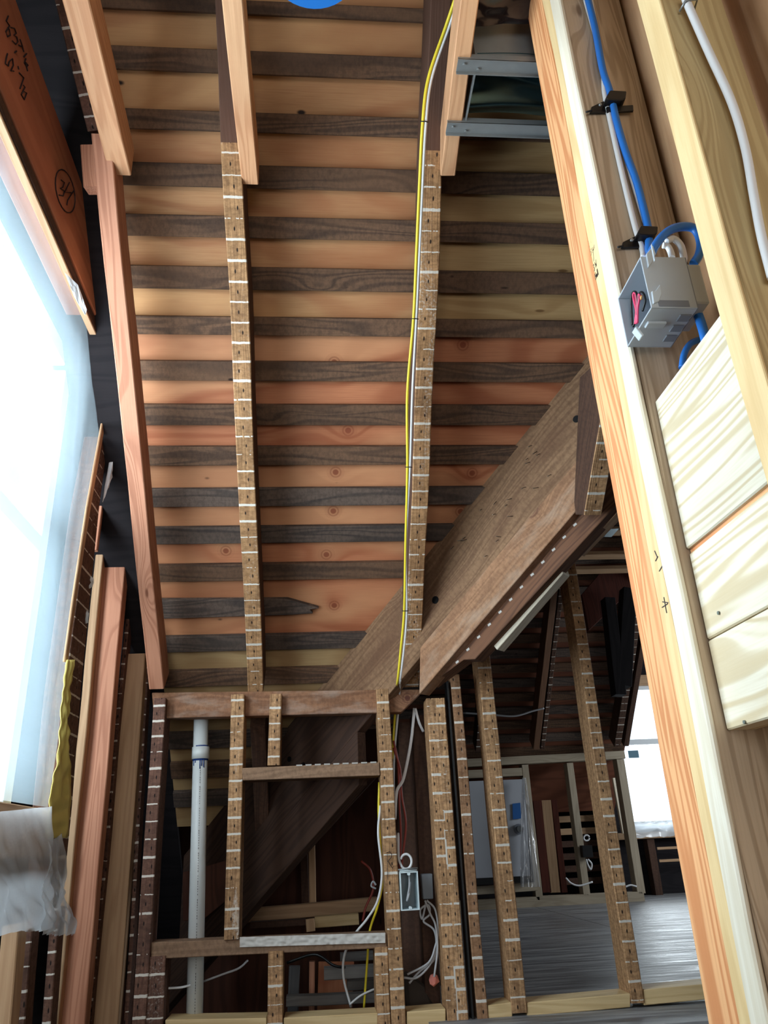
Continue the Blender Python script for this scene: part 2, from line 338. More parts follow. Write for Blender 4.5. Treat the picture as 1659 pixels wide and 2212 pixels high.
def floor_mat():
    t = NT('grey subfloor panel'); tc = t.n('ShaderNodeTexCoord'); sp = t.n('ShaderNodeSeparateXYZ'); t.l(tc.outputs['Object'], sp.inputs[0])
    X, Y, Z = sp.outputs
    g = t.noise(t.comb(t.math('MULTIPLY', X, 2.5), t.math('MULTIPLY', Y, 22.0), 0.0), 1.0, 5.0, .65)
    b = t.noise(tc.outputs['Object'], 1.3, 3.0)
    col = t.mix(t.step(g, .35, .68), lin(98, 98, 102), lin(176, 176, 176)); col = t.mix(t.math('MULTIPLY', t.step(b, .45, .65), .35), col, lin(120, 112, 104))
    jy = t.math('ABSOLUTE', t.math('SUBTRACT', t.math('FRACT', t.math('DIVIDE', t.math('ADD', Y, .25), 1.22)), .5)); jx = t.math('ABSOLUTE', t.math('SUBTRACT', t.math('FRACT', t.math('DIVIDE', X, 2.44)), .5))
    j = t.math('MAXIMUM', t.math('LESS_THAN', jy, .0025), t.math('LESS_THAN', jx, .0012))
    col = t.mix(j, col, lin(40, 38, 38))
    t.bsdf(col, t.step(g, .3, .7, .38, .62), .4, bump=g, bs=.9, bd=.006); return t.m
M_floor = floor_mat()
# manufactured things
M_pvc = plain('white pvc', lin(196, 200, 200), .3, nz=.05)
M_primer = plain('blue pipe primer', lin(20, 50, 110), .3)
M_bluebox = plain('grey pvc box', lin(176, 184, 192), .35, nz=.05)
M_boxin = plain('grey box inside', lin(120, 126, 136), .5)
M_tab = plain('pale box tab', lin(186, 196, 204), .4)
M_bluecable = plain('blue cable', lin(44, 118, 206), .35)
M_whitecable = plain('white cable', lin(222, 224, 226), .35)
M_yelcable = plain('yellow cable', lin(236, 214, 60), .35)
M_redcable = plain('red brown cable', lin(140, 50, 36), .45)
M_greycable = plain('grey cable', lin(176, 178, 182), .45)
M_blkcable = plain('black cable', lin(18, 18, 20), .4)
M_pink = plain('pink wire', lin(226, 70, 110), .4)
M_copper = plain('copper', lin(206, 130, 80), .3, metal=1)
M_black = plain('black plastic', lin(16, 16, 18), .4)
M_ink = plain('marker ink', lin(38, 28, 34), .7)
M_pencil = plain('pencil', lin(70, 62, 66), .7)
M_galv = plain('galvanised steel', lin(160, 166, 168), .35, metal=.5, nz=.3)
M_duct = plain('polished duct steel', lin(84, 116, 124), .3, metal=1)
M_nail = plain('nail', lin(120, 112, 104), .4, metal=.8)
M_screw = plain('screw head', lin(120, 128, 120), .4, metal=.6)
M_plaster = plain('white plaster', lin(206, 202, 196), .9, nz=.15)
M_yfoam = plain('yellow tape', lin(222, 206, 116), .6, nz=.15)
M_door = plain('grey white door', lin(178, 182, 190), .5, nz=.04)
M_tape = plain('blue painter tape', lin(28, 92, 160), .6)
M_vinyl = plain('white vinyl', lin(226, 232, 236), .4)
M_bluecap = plain('blue plastic', lin(36, 110, 190), .35)
M_pinkins = plain('pink insulation', lin(214, 130, 116), .9, nz=.3)
def plastic(name, tr=.35, col=(.9, .95, 1, 1), tl=.4, gl=.08, rough=.25):
    t = NT(name); a = t.n('ShaderNodeBsdfTransparent'); b = t.n('ShaderNodeBsdfTranslucent'); c = t.n('ShaderNodeBsdfGlossy'); d = t.n('ShaderNodeBsdfDiffuse')
    b.inputs[0].default_value = col; d.inputs[0].default_value = col; c.inputs['Roughness'].default_value = rough; c.inputs[0].default_value = (1, 1, 1, 1)
    tc = t.n('ShaderNodeTexCoord'); nz = t.noise(tc.outputs['Object'], 14.0, 4.0); bp = t.n('ShaderNodeBump'); bp.inputs['Strength'].default_value = .5; bp.inputs['Distance'].default_value = .01
    t.l(nz, bp.inputs['Height'])
    for q in (b, c, d): t.l(bp.outputs[0], q.inputs['Normal'])
    m1 = t.n('ShaderNodeMixShader'); m1.inputs[0].default_value = tl; t.l(d.outputs[0], m1.inputs[1]); t.l(b.outputs[0], m1.inputs[2])
    m2 = t.n('ShaderNodeMixShader'); m2.inputs[0].default_value = tr; t.l(m1.outputs[0], m2.inputs[1]); t.l(a.outputs[0], m2.inputs[2])
    m3 = t.n('ShaderNodeMixShader'); m3.inputs[0].default_value = gl; t.l(m2.outputs[0], m3.inputs[1]); t.l(c.outputs[0], m3.inputs[2])
    t.l(m3.outputs[0], t.out.inputs[0]); return t.m
M_poly = plastic('window poly sheet', .80, (.72, .90, 1, 1), tl=.7, gl=.02)
M_polyl = plastic('loose poly sheet', .35, tl=.45, gl=.06)
M_polyd = plastic('creased poly bag', .55, (.8, .82, .85, 1), .4, .2, .2)
M_glass = plastic('window pane', .92, gl=.06, rough=.02)

ORD = ['first', 'second', 'third', 'fourth', 'fifth', 'sixth', 'seventh', 'eighth', 'ninth', 'tenth', 'eleventh', 'twelfth', 'thirteenth', 'fourteenth',
       'fifteenth', 'sixteenth', 'seventeenth', 'eighteenth', 'nineteenth', 'twentieth', 'twenty-first', 'twenty-second', 'twenty-third', 'twenty-fourth', 'twenty-fifth', 'twenty-sixth']

# ================================================================== SETTING
FZ = -.43
def struct(o): o['kind'] = 'structure'; return o
struct(prism('floor', [(.28, 2.2, FZ), (4.5, 2.2, FZ), (4.5, 8.2, FZ), (.28, 8.2, FZ)], ZUP, .03, M_floor, bev=0))
struct(prism('floor', [(-.9, 2.45, -.75), (.28, 2.45, -.75), (.28, 5.2, -.75), (-.9, 5.2, -.75)], ZUP, .03, M_sheath, bev=0))
def roofpt(x, z, c): return Vector((x, c - z, z))
def val_x(z): return z - .484
cp = 3.13
# plywood over the gapped boards
def ply(x0, x1, z0, z1, mat):
    pts = [roofpt(x0, z1, cp), roofpt(x0, z0, cp)]
    a, b = min(x1, val_x(z0) + .03), min(x1, val_x(z1) + .03)
    pts += [roofpt(a, z0, cp)]
    if a < x1 and b >= x1: pts.append(roofpt(x1, x1 + .454, cp))
    pts += [roofpt(b, z1, cp)]
    return struct(prism('ceiling', pts, NR, .02, mat, grain=(1, 0, 0), bev=0))
ply(-.515, .29, 1.357, 2.35, M_plyA); ply(.29, 1.9, 1.357, 2.35, M_plyB)
o = ply(-.515, 1.2, .622, 1.355, M_plyC); ply(-.515, .6, .10, .62, M_plyD)
# roof over the other side of the valley, and the far slope
struct(prism('ceiling', [(-.05, 2.70, .474), (1.8, .85, 2.324), (1.8, 4.6, 2.324), (.6, 4.6, 1.124)], Vector((1, 0, -1)), .02, M_sheath, bev=0))
FC = 6.66
struct(prism('ceiling', [roofpt(.0, 2.6, FC + .03), roofpt(0, .2, FC + .03), roofpt(2.36, .2, FC + .03), roofpt(2.36, 2.6, FC + .03)], NR, .02,
             wood('far roof plywood', lin(126, 78, 58), lin(92, 54, 40), ringf=4, gamt=.5, rough=.8), grain=(1, 0, 0), bev=0))
struct(prism('wall_back', [(-.9, 3.62, -.75), (.34, 3.62, -.75), (.34, 3.62, .5), (-.9, 3.62, .5)], NY, .02, M_wallply, grain=(0, 0, 1), bev=0))
# outer shell of the attic: everything the daylight cannot reach except through the windows
XL, XR, YB, YE, ZB, ZT = -.86, 4.4, -2.6, 7.0, -2.2, 3.0
for y0, y1, z0, z1 in ((YB, .40, ZB, ZT), (1.98, YE, ZB, ZT), (.40, 1.98, ZB, .08), (.40, 1.98, 1.35, ZT)):
    struct(prism('wall_left', [(XL, y0, z0), (XL, y1, z0), (XL, y1, z1), (XL, y0, z1)], NXp, .02, M_sheath, bev=0))
struct(prism('ceiling', [(XL, YB, ZT), (XR, YB, ZT), (XR, YE, ZT), (XL, YE, ZT)], NZm, .02, M_sheath, bev=0))
struct(prism('floor', [(XL, YB, ZB), (XR, YB, ZB), (XR, YE, ZB), (XL, YE, ZB)], ZUP, .02, M_sheath, bev=0))
struct(prism('wall_back', [(XL, YB, ZB), (XR, YB, ZB), (XR, YB, ZT), (XL, YB, ZT)], V3(0, 1, 0), .02, M_sheath, bev=0))
struct(prism('wall_right', [(XR, YB, ZB), (XR, YE, ZB), (XR, YE, ZT), (XR, YB, ZT)], NXm, .02, M_sheath, bev=0))
struct(prism('ceiling', [(-.86, 3.56, -.43), (-.515, 3.56, -.43), (-.515, .78, 2.35), (-.86, .78, 2.35)], NR, .02, M_sheath, bev=0))
struct(prism('wall_far', [(XL, YE, ZB), (2.36, YE, ZB), (2.36, YE, ZT), (XL, YE, ZT)], NY, .02, M_sheath, bev=0))
struct(prism('wall_far', [(2.36, 6.6, FZ), (2.36, YE, FZ), (2.36, YE, ZT), (2.36, 6.6, ZT)], NXm, .02, M_sheath, bev=0))
# far room: wall behind the knee wall, end wall with the window, right side
WX0, WX1, WZ0, WZ1, WY = 2.48, 3.25, .07, 1.20, 6.6
for pts in ([(2.3, -2.2), (4.4, -2.2), (4.4, WZ0), (2.3, WZ0)], [(2.3, WZ1), (4.4, WZ1), (4.4, 3.0), (2.3, 3.0)], [(2.3, WZ0), (WX0, WZ0), (WX0, WZ1), (2.3, WZ1)], [(WX1, WZ0), (4.4, WZ0), (4.4, WZ1), (WX1, WZ1)]):
    struct(prism('wall_far', [(a, WY, b) for a, b in pts], NY, .04, M_sheath, bev=0))

def window(name, origin, uax, nrm, wd, ht, rail, f=.035):
    """double-hung window: opening lower-left corner at origin, width along uax, height up."""
    e = empty(name, origin); struct(e); u = Vector(uax); n = Vector(nrm); o0 = Vector(origin)
    def bar(nm, a, b, wdt, th, mat=M_vinyl, off=0):
        return board(nm, o0 + u * a[0] + ZUP * a[1] + n * off, o0 + u * b[0] + ZUP * b[1] + n * off, wdt, th, n, mat, e, wob=0)
    bar('window_jamb', (f / 2, 0), (f / 2, ht), f, .07); bar('window_jamb', (wd - f / 2, 0), (wd - f / 2, ht), f, .07)
    bar('window_head', (0, ht - f / 2), (wd, ht - f / 2), f, .07); bar('window_sill', (0, f / 2), (wd, f / 2), f, .07)
    bar('meeting_rail', (f, rail), (wd - f, rail), .045, .035)
    for a, b in ((f, rail - .022), (rail + .022, ht - f)):
        g = prism('pane', [o0 + u * f + ZUP * a - n * .03, o0 + u * (wd - f) + ZUP * a - n * .03, o0 + u * (wd - f) + ZUP * b - n * .03, o0 + u * f + ZUP * b - n * .03], n, .004, M_glass, parent=e, bev=0)
    return e
W1 = window('window_1', (-.70, .45, .08), (0, 1, 0), (1, 0, 0), 1.47, 1.24, .66, .05)
board('sash_lock', (-.695, 1.62, .49), (-.695, 1.62, .40), .05, .02, NXp, M_galv, W1, wob=0)
board('sash_lift', (-.695, 1.55, .24), (-.695, 1.55, .14), .05, .02, NXp, M_galv, W1, wob=0)
W2 = window('window_2', (WX0, WY - .01, WZ0), (1, 0, 0), (0, -1, 0), WX1 - WX0, WZ1 - WZ0, .66)
prism('window_sticker', [(WX0 + .10, WY - .03, .60), (WX0 + .19, WY - .03, .60), (WX0 + .19, WY - .03, .66), (WX0 + .10, WY - .03, .66)], NY, .002, plain('grey sticker', lin(90, 130, 150), .6), parent=W2, bev=0)

# ================================================================== ROOF: gapped boards and rafters
YS = [(8, 38), (116, 166), (248, 291), (361, 411), (471, 518), (580, 629), (687, 726), (782, 824), (875, 919), (965, 1005), (1055, 1093), (1137, 1172), (1217, 1252), (1290, 1330), (1370, 1402), (1443, 1476)]
rows = []
for y0, y1 in YS:
    a, b = pr((700, y0), RC), pr((700, y1), RC); rows.append((b.z, a.z))
top = [(rows[0][0] + .083 * k + .012, rows[0][0] + .083 * k + .05) for k in (3, 2, 1)]
low = []
z = rows[-1][0]
for k in range(6): z -= .088; low.append((z, z + .045))
allrows = top + rows + low
for i, (z0, z1) in enumerate(allrows):
    xr0, xr1 = min(val_x(z0), 1.8), min(val_x(z1), 1.8)
    if z0 < .08: continue
    x0 = -.515
    if abs(z0 - rows[13][0]) < .001:          # the board snapped off short, splintered end
        pts = [roofpt(x0, z1, RC), roofpt(x0, z0, RC), roofpt(-.11, z0 + .003, RC), roofpt(-.02, z0 + .006, RC), roofpt(-.03, z0 + .016, RC), roofpt(.0, z0 + .019, RC), roofpt(-.10, z1 - .004, RC)]
        lb = 'dark roof board snapped off short with a splintered end, low on the slope'
    else:
        pts = [roofpt(x0, z1, RC), roofpt(x0, z0, RC), roofpt(xr0, z0, RC), roofpt(xr1, z1, RC)]
        j = i - 3
        lb = ('weathered dark roof board, %s down from the top of the picture' % ORD[j]) if 0 <= j < 16 else \
             ('weathered dark roof board high overhead, %s above the row at the picture top' % ORD[2 - i] if j < 0 else 'weathered dark roof board behind the framed wall, %s below its top beam' % ORD[j - 16])
    o = prism('roof_board', pts, NR, .018, M_darkg if z0 < 1.0 and i % 3 else M_dark, grain=(1, 0, 0), bev=.0015)
    tag(o, lb, 'roof board', 'gapped dark roof boards on the near slope')
def rafter(xc, wd, mat, z0, z1, name, label, dep=.135, c=2.9, top_mat=None, grp='old roof rafters'):
    a, b = roofpt(xc, z0, c), roofpt(xc, z1, c)
    o = board(name, a, b, wd, dep, NR, mat, wob=.002); tag(o, label, 'rafter', grp); return o
# local x runs up from the lower end, so the plaster lines stop at the old ceiling height
def lathraft(nm, xmax, like):
    return wood(nm, lin(156, 116, 80) if like else lin(148, 108, 76), lin(102, 74, 52), ringf=30, gamt=.4, fib=.4, rough=.75, lath=.052, lathx=(-9, xmax), paint=.15 if like else .4, stain=lin(96, 62, 40), stain_amt=.3)
zt1, zt2 = pr((497, 308)).z, pr((935, 325)).z
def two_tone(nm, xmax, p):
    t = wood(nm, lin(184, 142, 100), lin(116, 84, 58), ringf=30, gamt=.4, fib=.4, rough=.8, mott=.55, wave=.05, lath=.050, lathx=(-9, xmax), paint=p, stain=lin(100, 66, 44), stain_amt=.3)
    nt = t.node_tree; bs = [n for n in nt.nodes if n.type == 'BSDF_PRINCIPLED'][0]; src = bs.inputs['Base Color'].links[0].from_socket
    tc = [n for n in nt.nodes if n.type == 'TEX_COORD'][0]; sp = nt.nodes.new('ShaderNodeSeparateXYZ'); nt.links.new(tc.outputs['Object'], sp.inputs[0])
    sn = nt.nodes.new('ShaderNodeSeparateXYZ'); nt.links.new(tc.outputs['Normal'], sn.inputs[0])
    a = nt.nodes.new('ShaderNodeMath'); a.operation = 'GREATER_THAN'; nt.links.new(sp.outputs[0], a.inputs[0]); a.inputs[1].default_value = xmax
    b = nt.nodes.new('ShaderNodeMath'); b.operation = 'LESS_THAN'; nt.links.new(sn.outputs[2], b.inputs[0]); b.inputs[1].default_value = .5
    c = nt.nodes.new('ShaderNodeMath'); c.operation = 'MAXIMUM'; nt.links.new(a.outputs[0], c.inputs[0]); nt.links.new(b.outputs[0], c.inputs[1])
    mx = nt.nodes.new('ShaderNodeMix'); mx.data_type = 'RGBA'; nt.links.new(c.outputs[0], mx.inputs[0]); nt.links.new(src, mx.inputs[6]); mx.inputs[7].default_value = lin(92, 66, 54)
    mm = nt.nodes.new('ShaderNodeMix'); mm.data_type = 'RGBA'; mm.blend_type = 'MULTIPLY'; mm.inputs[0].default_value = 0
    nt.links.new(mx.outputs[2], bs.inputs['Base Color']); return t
R2 = math.sqrt(2)
rafter(-.198, .048, two_tone('rafter face one', (zt1 - .461) * R2, .2), .461, 2.3, 'rafter', 'old rafter with plaster lines, between the left roof joist and the white pipe bay')
rafter(.290, .048, two_tone('rafter face two', (zt2 - .461) * R2, .4), .461, 2.3, 'rafter', 'old rafter with plaster lines beside the yellow and white cable')
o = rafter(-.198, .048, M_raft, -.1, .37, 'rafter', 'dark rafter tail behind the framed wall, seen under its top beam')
# jack rafter that meets the valley: bevel-cut lower end
jk = prism('jack_rafter', [px_((1285, 700), .69), px_((1284, 785), .69), px_((1252, 815), .69), px_((1240, 1085), .69), px_((1243, 1112), .69), px_((1262, 1112), .69), px_((1302, 880), .69), px_((1330, 760), .69)][:7] + [px_((1304, 700), .69)],
           NXm, .045, M_raft, grain=(0, -1, 1)); tag(jk, 'grey old jack rafter cut against the valley, plaster lines on its lower edge', 'rafter')
a, b = px_((1262, 1112), .69), px_((1302, 880), .69); dd = (b - a).normalized(); nn = dd.cross(Vector((1, 0, 0)))
if nn.z > 0: nn = -nn
board('lath_edge', a + V3(.022, 0, 0) + nn * .002, b + V3(.022, 0, 0) + nn * .002, .046, .004, nn, M_lath, jk, wob=0)
# left end: new boards against the gable
o = board('furring_board', pr((217, 289), 2.86), pr((338, 1488), 2.86), .044, .09, NR, M_red, wob=.0015); tag(o, 'long reddish new board running down the slope at the left wall', 'board')
o = board('blocking', pw((189, 312), 1.36), pw((196, 402), 1.4), .034, .05, NY, M_red); tag(o, 'short reddish block behind the head of the long sloping board', 'block')
o = board('rafter', pr((118, -60), 2.93), pr((203, 282), 2.93), .03, .10, NR, M_lathd); tag(o, 'dark old rafter with pale plaster bands above the left header', 'rafter', 'old roof rafters')
o = board('brace', pw((137, 120), 1.45), pw((115, 262), 1.45), .026, .03, NY, M_lathd); tag(o, 'short dark old brace leaning up from the left header', 'brace')
# ceiling joists overhead
def joist(a, b, wd, label):
    A, B = pz(a, 1.5), pz(b, 1.5); d = (A - B).normalized()
    o = board('ceiling_joist', A + d * .75, B, wd, .09, NZm, M_joist, wob=.001); tag(o, label, 'joist', 'new ceiling joists overhead'); return o
joist((502, 0), (540, 398), .040, 'new ceiling joist with a knot, hung beside the left old rafter')
joist((163, 0), (260, 378), .050, 'new ceiling joist nearest the left wall')
joist((1016, 0), (967, 380), .036, 'new ceiling joist carrying the steel straps')

# ------------------------------------------------------------------ valley rafters
def vz(x, h, c): return Vector((x, c - x, x + .484 - h))
def vplank(name, x0, x1, h0, h1, c, th, mat, label, cat='rafter', cut0=0, cut1=0, grp=None):
    """plank along the valley: between h0 and h1 below the valley line, face on x + y = c"""
    pts = [vz(x0, h0, c), vz(x0 + cut0, h1, c), vz(x1 + cut1, h1, c), vz(x1, h0, c)]
    o = prism(name, pts, NV, th, mat, grain=(1, -1, 1)); tag(o, label, cat, grp); return o
V1 = vplank('valley_rafter', -.084, .86, -.02, .262, 2.612, .04, M_valley, 'wide upper valley plank with protruding nails, running up beneath the roof boards', cut0=.282)
V1b = vplank('valley_rafter', -.50, -.086, -.02, .262, 2.612, .04, M_vshade, 'shade-darkened valley plank with two knots behind the top beam, above the opening header', cut1=.282)  # same plank as the upper piece, split to take the painted attic shade
V2 = vplank('valley_rafter', .300, .735, .240, .366, 2.56, .05, M_valley2, 'thick old valley rafter with a round knot and whitish lower edge', cut0=-.01)
V2b = vplank('valley_rafter', -.60, .115, .262, .42, 2.60, .04, M_vshade, 'shade-darkened lower valley plank seen through the framed opening')  # attic shade painted into this plank too
def nail(p, parent, L=.02, d=(-.8, -.5, -.35)):
    d = Vector(d).normalized() + Vector((random.uniform(-.4, .4), random.uniform(-.3, .3), random.uniform(-.5, .3)))
    tube('nail', [p, p + d.normalized() * L], .0011, M_nail, parent, curved=False, sides=5)
for p in ((1148, 962), (1160, 975), (1166, 980), (1140, 990), (1145, 998), (1136, 1052), (1163, 1053), (1105, 1077), (1072, 1083), (1040, 1100), (1070, 1110), (1108, 1115), (1005, 1160), (1008, 1165), (1000, 1168), (980, 1180),
          (1082, 1160), (1076, 1166), (1052, 1200), (1190, 1025), (1095, 1090)):
    q = pv(p, 2.612)
    if q.x > .3: nail(q, V1)
for p, r in (((1245, 905), .011), ((940, 1296), .012), ((655, 1655), .012), ((625, 1640), .009)):
    q = pv(p, 2.61); tube('knot_hole', [q - NV * .002, q + NV * .0008], r, M_black, V1 if p[1] < 1500 else V1b, curved=False, sides=14)
# bottom strip and new nailers under the valley rafter
def between(p0, p1, c, wd, th, mat, name, label, cat, n=None):
    A, B = pv(p0, c), pv(p1, c); o = board(name, A, B, wd, th, n or NV, mat, wob=.002); tag(o, label, cat); return o
A0, A1 = pv((945, 1475), 2.60), pv((1335, 1028), 2.60)
vb = prism('valley_nailer', [pv((925, 1482), 2.60), pv((1001, 1425), 2.60), pv((1026, 1424), 2.60), pv((1345, 1075), 2.60), pv((1345, 995), 2.60), pv((1250, 1100), 2.60)], NV, .05, M_bot, grain=(1, -1, 1)); tag(vb, 'brown strip with a row of nail heads under the valley rafter', 'board')
for k in range(14):
    t = k / 13; q = pv((985 + t * 300, 1432 - t * 350), 2.60); bmq = board('nail_head', q + NV * .001, q + NV * .001 + V3(.007, -.007, .004), .007, .002, NV, M_plaster, vb, wob=0, seg=2)
o = prism('nailer_strip', [pv((1062, 1390), 2.64), pv((1073, 1404), 2.64), pv((1216, 1238), 2.64), pv((1208, 1214), 2.64)], NV, .04, M_white, grain=(1, -1, 1)); tag(o, 'pale new strip under the valley nailer, left of the tall stud head', 'board')
o = prism('nailer_strip', [pv((1236, 1174), 2.64), pv((1247, 1196), 2.64), pv((1345, 1095), 2.64), pv((1345, 1050), 2.64)], NV, .04, M_palefir, grain=(1, -1, 1)); tag(o, 'tan new strip under the valley nailer, right of the tall stud head', 'board')

# ================================================================== FRAMED WALL (studs at Y = 2.40)
def studw(tl, tr, bl, br, mat, label, Y=2.4, dep=.09, name='stud', grp='old studs with plaster lines', cat='stud'):
    a = pw(((tl[0] + tr[0]) / 2, (tl[1] + tr[1]) / 2), Y); b = pw(((bl[0] + br[0]) / 2, (bl[1] + br[1]) / 2), Y)
    wd = ((pw(tl, Y) - pw(tr, Y)).length + (pw(bl, Y) - pw(br, Y)).length) / 2
    o = board(name, b, a, wd, dep, NY, mat, wob=.0015); tag(o, label, cat, grp); return o
beam = prism('top_beam', [pw((328, 1496), 2.43), pw((332, 1552), 2.43), pw((868, 1538), 2.43), pw((917, 1489), 2.43)], NY, .045, M_beam, grain=(1, 0, 0)); tag(beam, 'old horizontal beam on top of the framed wall, angled end with a big knot', 'beam')
studw((333, 1508), (357, 1508), (278, 2290), (310, 2290), M_lathd, 'old stud at the left end of the framed wall, below the long sloping board')
studw((319, 2066), (358, 2066), (308, 2290), (349, 2290), M_lathd, 'short old stud doubling the left end of the wall, left of the white pipe', Y=2.405)
studw((499, 1500), (527, 1500), (484, 2031), (517, 2028), M_lathp, 'old stud at the left side of the framed opening, smeared with plaster')
studw((583, 1499), (608, 1499), (578, 1654), (605, 1652), M_lath, 'short old cripple between the top beam and the opening header')
sR = studw((813, 1488), (840, 1488), (850, 2290), (882, 2290), M_lath, 'old stud at the right side of the framed opening, marked R')
studw((810, 2046), (838, 2046), (818, 2290), (848, 2290), M_lath, 'short old stud under the right end of the plastered sill', Y=2.405)
studw((580, 2056), (612, 2054), (577, 2290), (611, 2290), M_lath, 'short old cripple under the middle of the plastered sill')
hd = prism('opening_header', [pw((522, 1659), 2.398), pw((524, 1686), 2.398), pw((821, 1675), 2.398), pw((820, 1646), 2.398)], NY, .085, M_sillw, grain=(1, 0, 0)); tag(hd, 'old horizontal header across the top of the framed opening', 'header')
sl = prism('opening_sill', [pw((326, 2036), 2.412), pw((326, 2072), 2.412), pw((836, 2048), 2.412), pw((836, 2016), 2.412)], NY, .085, M_sillw, grain=(1, 0, 0)); tag(sl, 'old horizontal sill of the framed opening coated with white plaster', 'sill')
def plaster_fn(u, v):
    a = pw((518 + 314 * u, (2024 + 22 * v) - 9.5 * u), 2.4095); return a + Vector((0, -.0025 - .004 * mnoise.noise(a * 120), 0))
grid('plaster_coat', plaster_fn, 90, 10, M_plaster, sl)
pl = []
for k in range(9):
    x = 640 + k * 20; pl.append([pw((x, 1653.5 - k * .8), 2.396), pw((x + 13, 1653 - k * .8), 2.396)])
strokes('plaster_smear', pl, .0022, M_plaster, hd)
strokes('letter_R', [[pw(p, 2.397) for p in s] for s in
    (((836, 1842), (837, 1862), (837, 1880), (838, 1900)), ((835, 1842), (842, 1840), (846, 1845), (845, 1853), (838, 1860), (843, 1868), (848, 1876), (851, 1870)))], .0009, M_ink, sR)
studw((923, 1508), (960, 1508), (970, 2290), (1020, 2290), M_lath2, 'wide doubled old stud right of the grey box, brick-like plaster lines')
studw((974, 1457), (992, 1457), (1037, 2290), (1064, 2290), M_lathb, 'old stud just right of the narrow dark gap')
studw((1028, 1406), (1058, 1400), (1108, 2190), (1138, 2187), M_lath, 'old stud standing below the pale nailer strip, left side wall of the far room')
studw((1216, 1192), (1240, 1190), (1366, 2168), (1392, 2166), M_lath, 'tallest old stud, third right of the dark gap, with a thin white line per lath')
# side faces of the two right studs are drawn by their own depth; black strip paints in the shade of the gap
o = board('gap_shade', pw((967, 1470), 2.402), pw((1029, 2290), 2.402), .007, .05, NY, M_black, wob=0); o.location = o.location
tag(o, 'thin black strip painting the shade of the gap between the doubled stud and its neighbour', 'strip')
def pblock(x0, x1, y0, y1, label, hgt=32):
    pts = [pw((x0, y0), 2.405), pw((x0, y0 + hgt), 2.405), pw((x1, y1 + hgt), 2.405), pw((x1, y1), 2.405)]
    o = prism('plate_block', pts, NY, .085, M_cream, grain=(1, 0, 0)); tag(o, label, 'plate', 'new bottom plate blocks between the studs'); return o
pblock(357, 576, 2203, 2199, 'cream plate block between the white pipe and the short middle cripple', 60)
pblock(613, 816, 2199, 2188, 'cream plate block under the framed opening, nail at its left end', 60)
pblock(879, 963, 2186, 2179, 'short cream plate block below the grey cables', 44)
pblock(1054, 1107, 2172, 2165, 'smallest cream plate block, right of the dark gap', 38)
pblock(1139, 1362, 2166, 2146, 'long cream plate block on the subfloor between the two right studs', 30)
pblock(1391, 1560, 2138, 2122, 'cream plate block at the foot of the orange stud', 34)

# ------------------------------------------------------------------ behind the framed wall
pipe = empty('drain_pipe', pw((420, 2200), 2.47)); tag(pipe, 'white plastic drain pipe with a coupling and blue primer drips', 'pipe')
pa, pb = pw((435, 1530), 2.50), pw((418, 2290), 2.50); axis = (pb - pa).normalized()
tube('pipe_length', [pa, pb], .0225, M_pvc, pipe, curved=False, sides=28)
ca, cb = pw((434, 1614), 2.50), pw((433, 1640), 2.50); tube('coupling', [ca, cb], .0265, M_pvc, pipe, curved=False, sides=28)
tube('primer_ring', [ca - axis * .004, ca], .0232, M_primer, pipe, curved=False, sides=28)
tube('primer_ring', [cb, cb + axis * .005], .0238, M_primer, pipe, curved=False, sides=28)
for dx, L in ((-.017, .02), (-.012, .012), (.002, .03), (.007, .022), (.013, .026)):
    q = cb + V3(dx, -math.sqrt(.0228 ** 2 - dx * dx), 0); tube('primer_drip', [q, q + axis * L], .0016, M_primer, pipe, curved=False, sides=6)
pts = []
for k in range(96):
    t = .2 + k * .0075
    if k % 9 in (7,): continue
    q = pa + axis * (t * .9) + V3(.004, -.0226, 0); pts.append([q, q + axis * (.002 + .003 * random.random())])
strokes('printed_line', pts, .0008, M_pencil, pipe)

def post(p0, p1, wd, Y, mat, label, name='post', dep=.07, cat='post', grp=None):
    o = board(name, pw(p1, Y), pw(p0, Y), wd, dep, NY, mat); tag(o, label, cat, grp); return o
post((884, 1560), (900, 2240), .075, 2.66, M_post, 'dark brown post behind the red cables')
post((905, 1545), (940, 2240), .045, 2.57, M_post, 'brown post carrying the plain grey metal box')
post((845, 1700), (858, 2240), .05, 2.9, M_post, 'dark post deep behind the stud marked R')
# dark inside the eaves: diagonal strips, siding, sole plates
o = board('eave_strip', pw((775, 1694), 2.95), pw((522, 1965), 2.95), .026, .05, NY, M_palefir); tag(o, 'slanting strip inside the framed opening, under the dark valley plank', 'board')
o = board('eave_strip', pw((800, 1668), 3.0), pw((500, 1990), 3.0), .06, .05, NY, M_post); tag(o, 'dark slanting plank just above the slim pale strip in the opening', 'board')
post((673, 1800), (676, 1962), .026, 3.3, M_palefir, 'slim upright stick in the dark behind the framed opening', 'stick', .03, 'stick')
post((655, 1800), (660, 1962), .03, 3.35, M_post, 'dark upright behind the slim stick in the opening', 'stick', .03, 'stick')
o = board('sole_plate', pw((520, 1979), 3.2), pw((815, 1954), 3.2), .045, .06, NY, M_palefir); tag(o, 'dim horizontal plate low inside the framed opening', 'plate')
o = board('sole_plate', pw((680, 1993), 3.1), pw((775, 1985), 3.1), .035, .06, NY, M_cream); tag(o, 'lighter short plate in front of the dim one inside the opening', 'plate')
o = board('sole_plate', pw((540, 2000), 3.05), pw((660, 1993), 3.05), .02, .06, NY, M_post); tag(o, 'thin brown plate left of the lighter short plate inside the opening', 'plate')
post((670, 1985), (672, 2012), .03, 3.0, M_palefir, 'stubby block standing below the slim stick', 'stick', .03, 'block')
o = prism('slanted_board', [pw((395, 1885), 2.9), pw((395, 1990), 2.9), pw((440, 1985), 2.9), pw((490, 1945), 2.9), pw((490, 1858), 2.9)], NY, .03, M_wallply); tag(o, 'dull reddish board behind the white drain pipe', 'board')
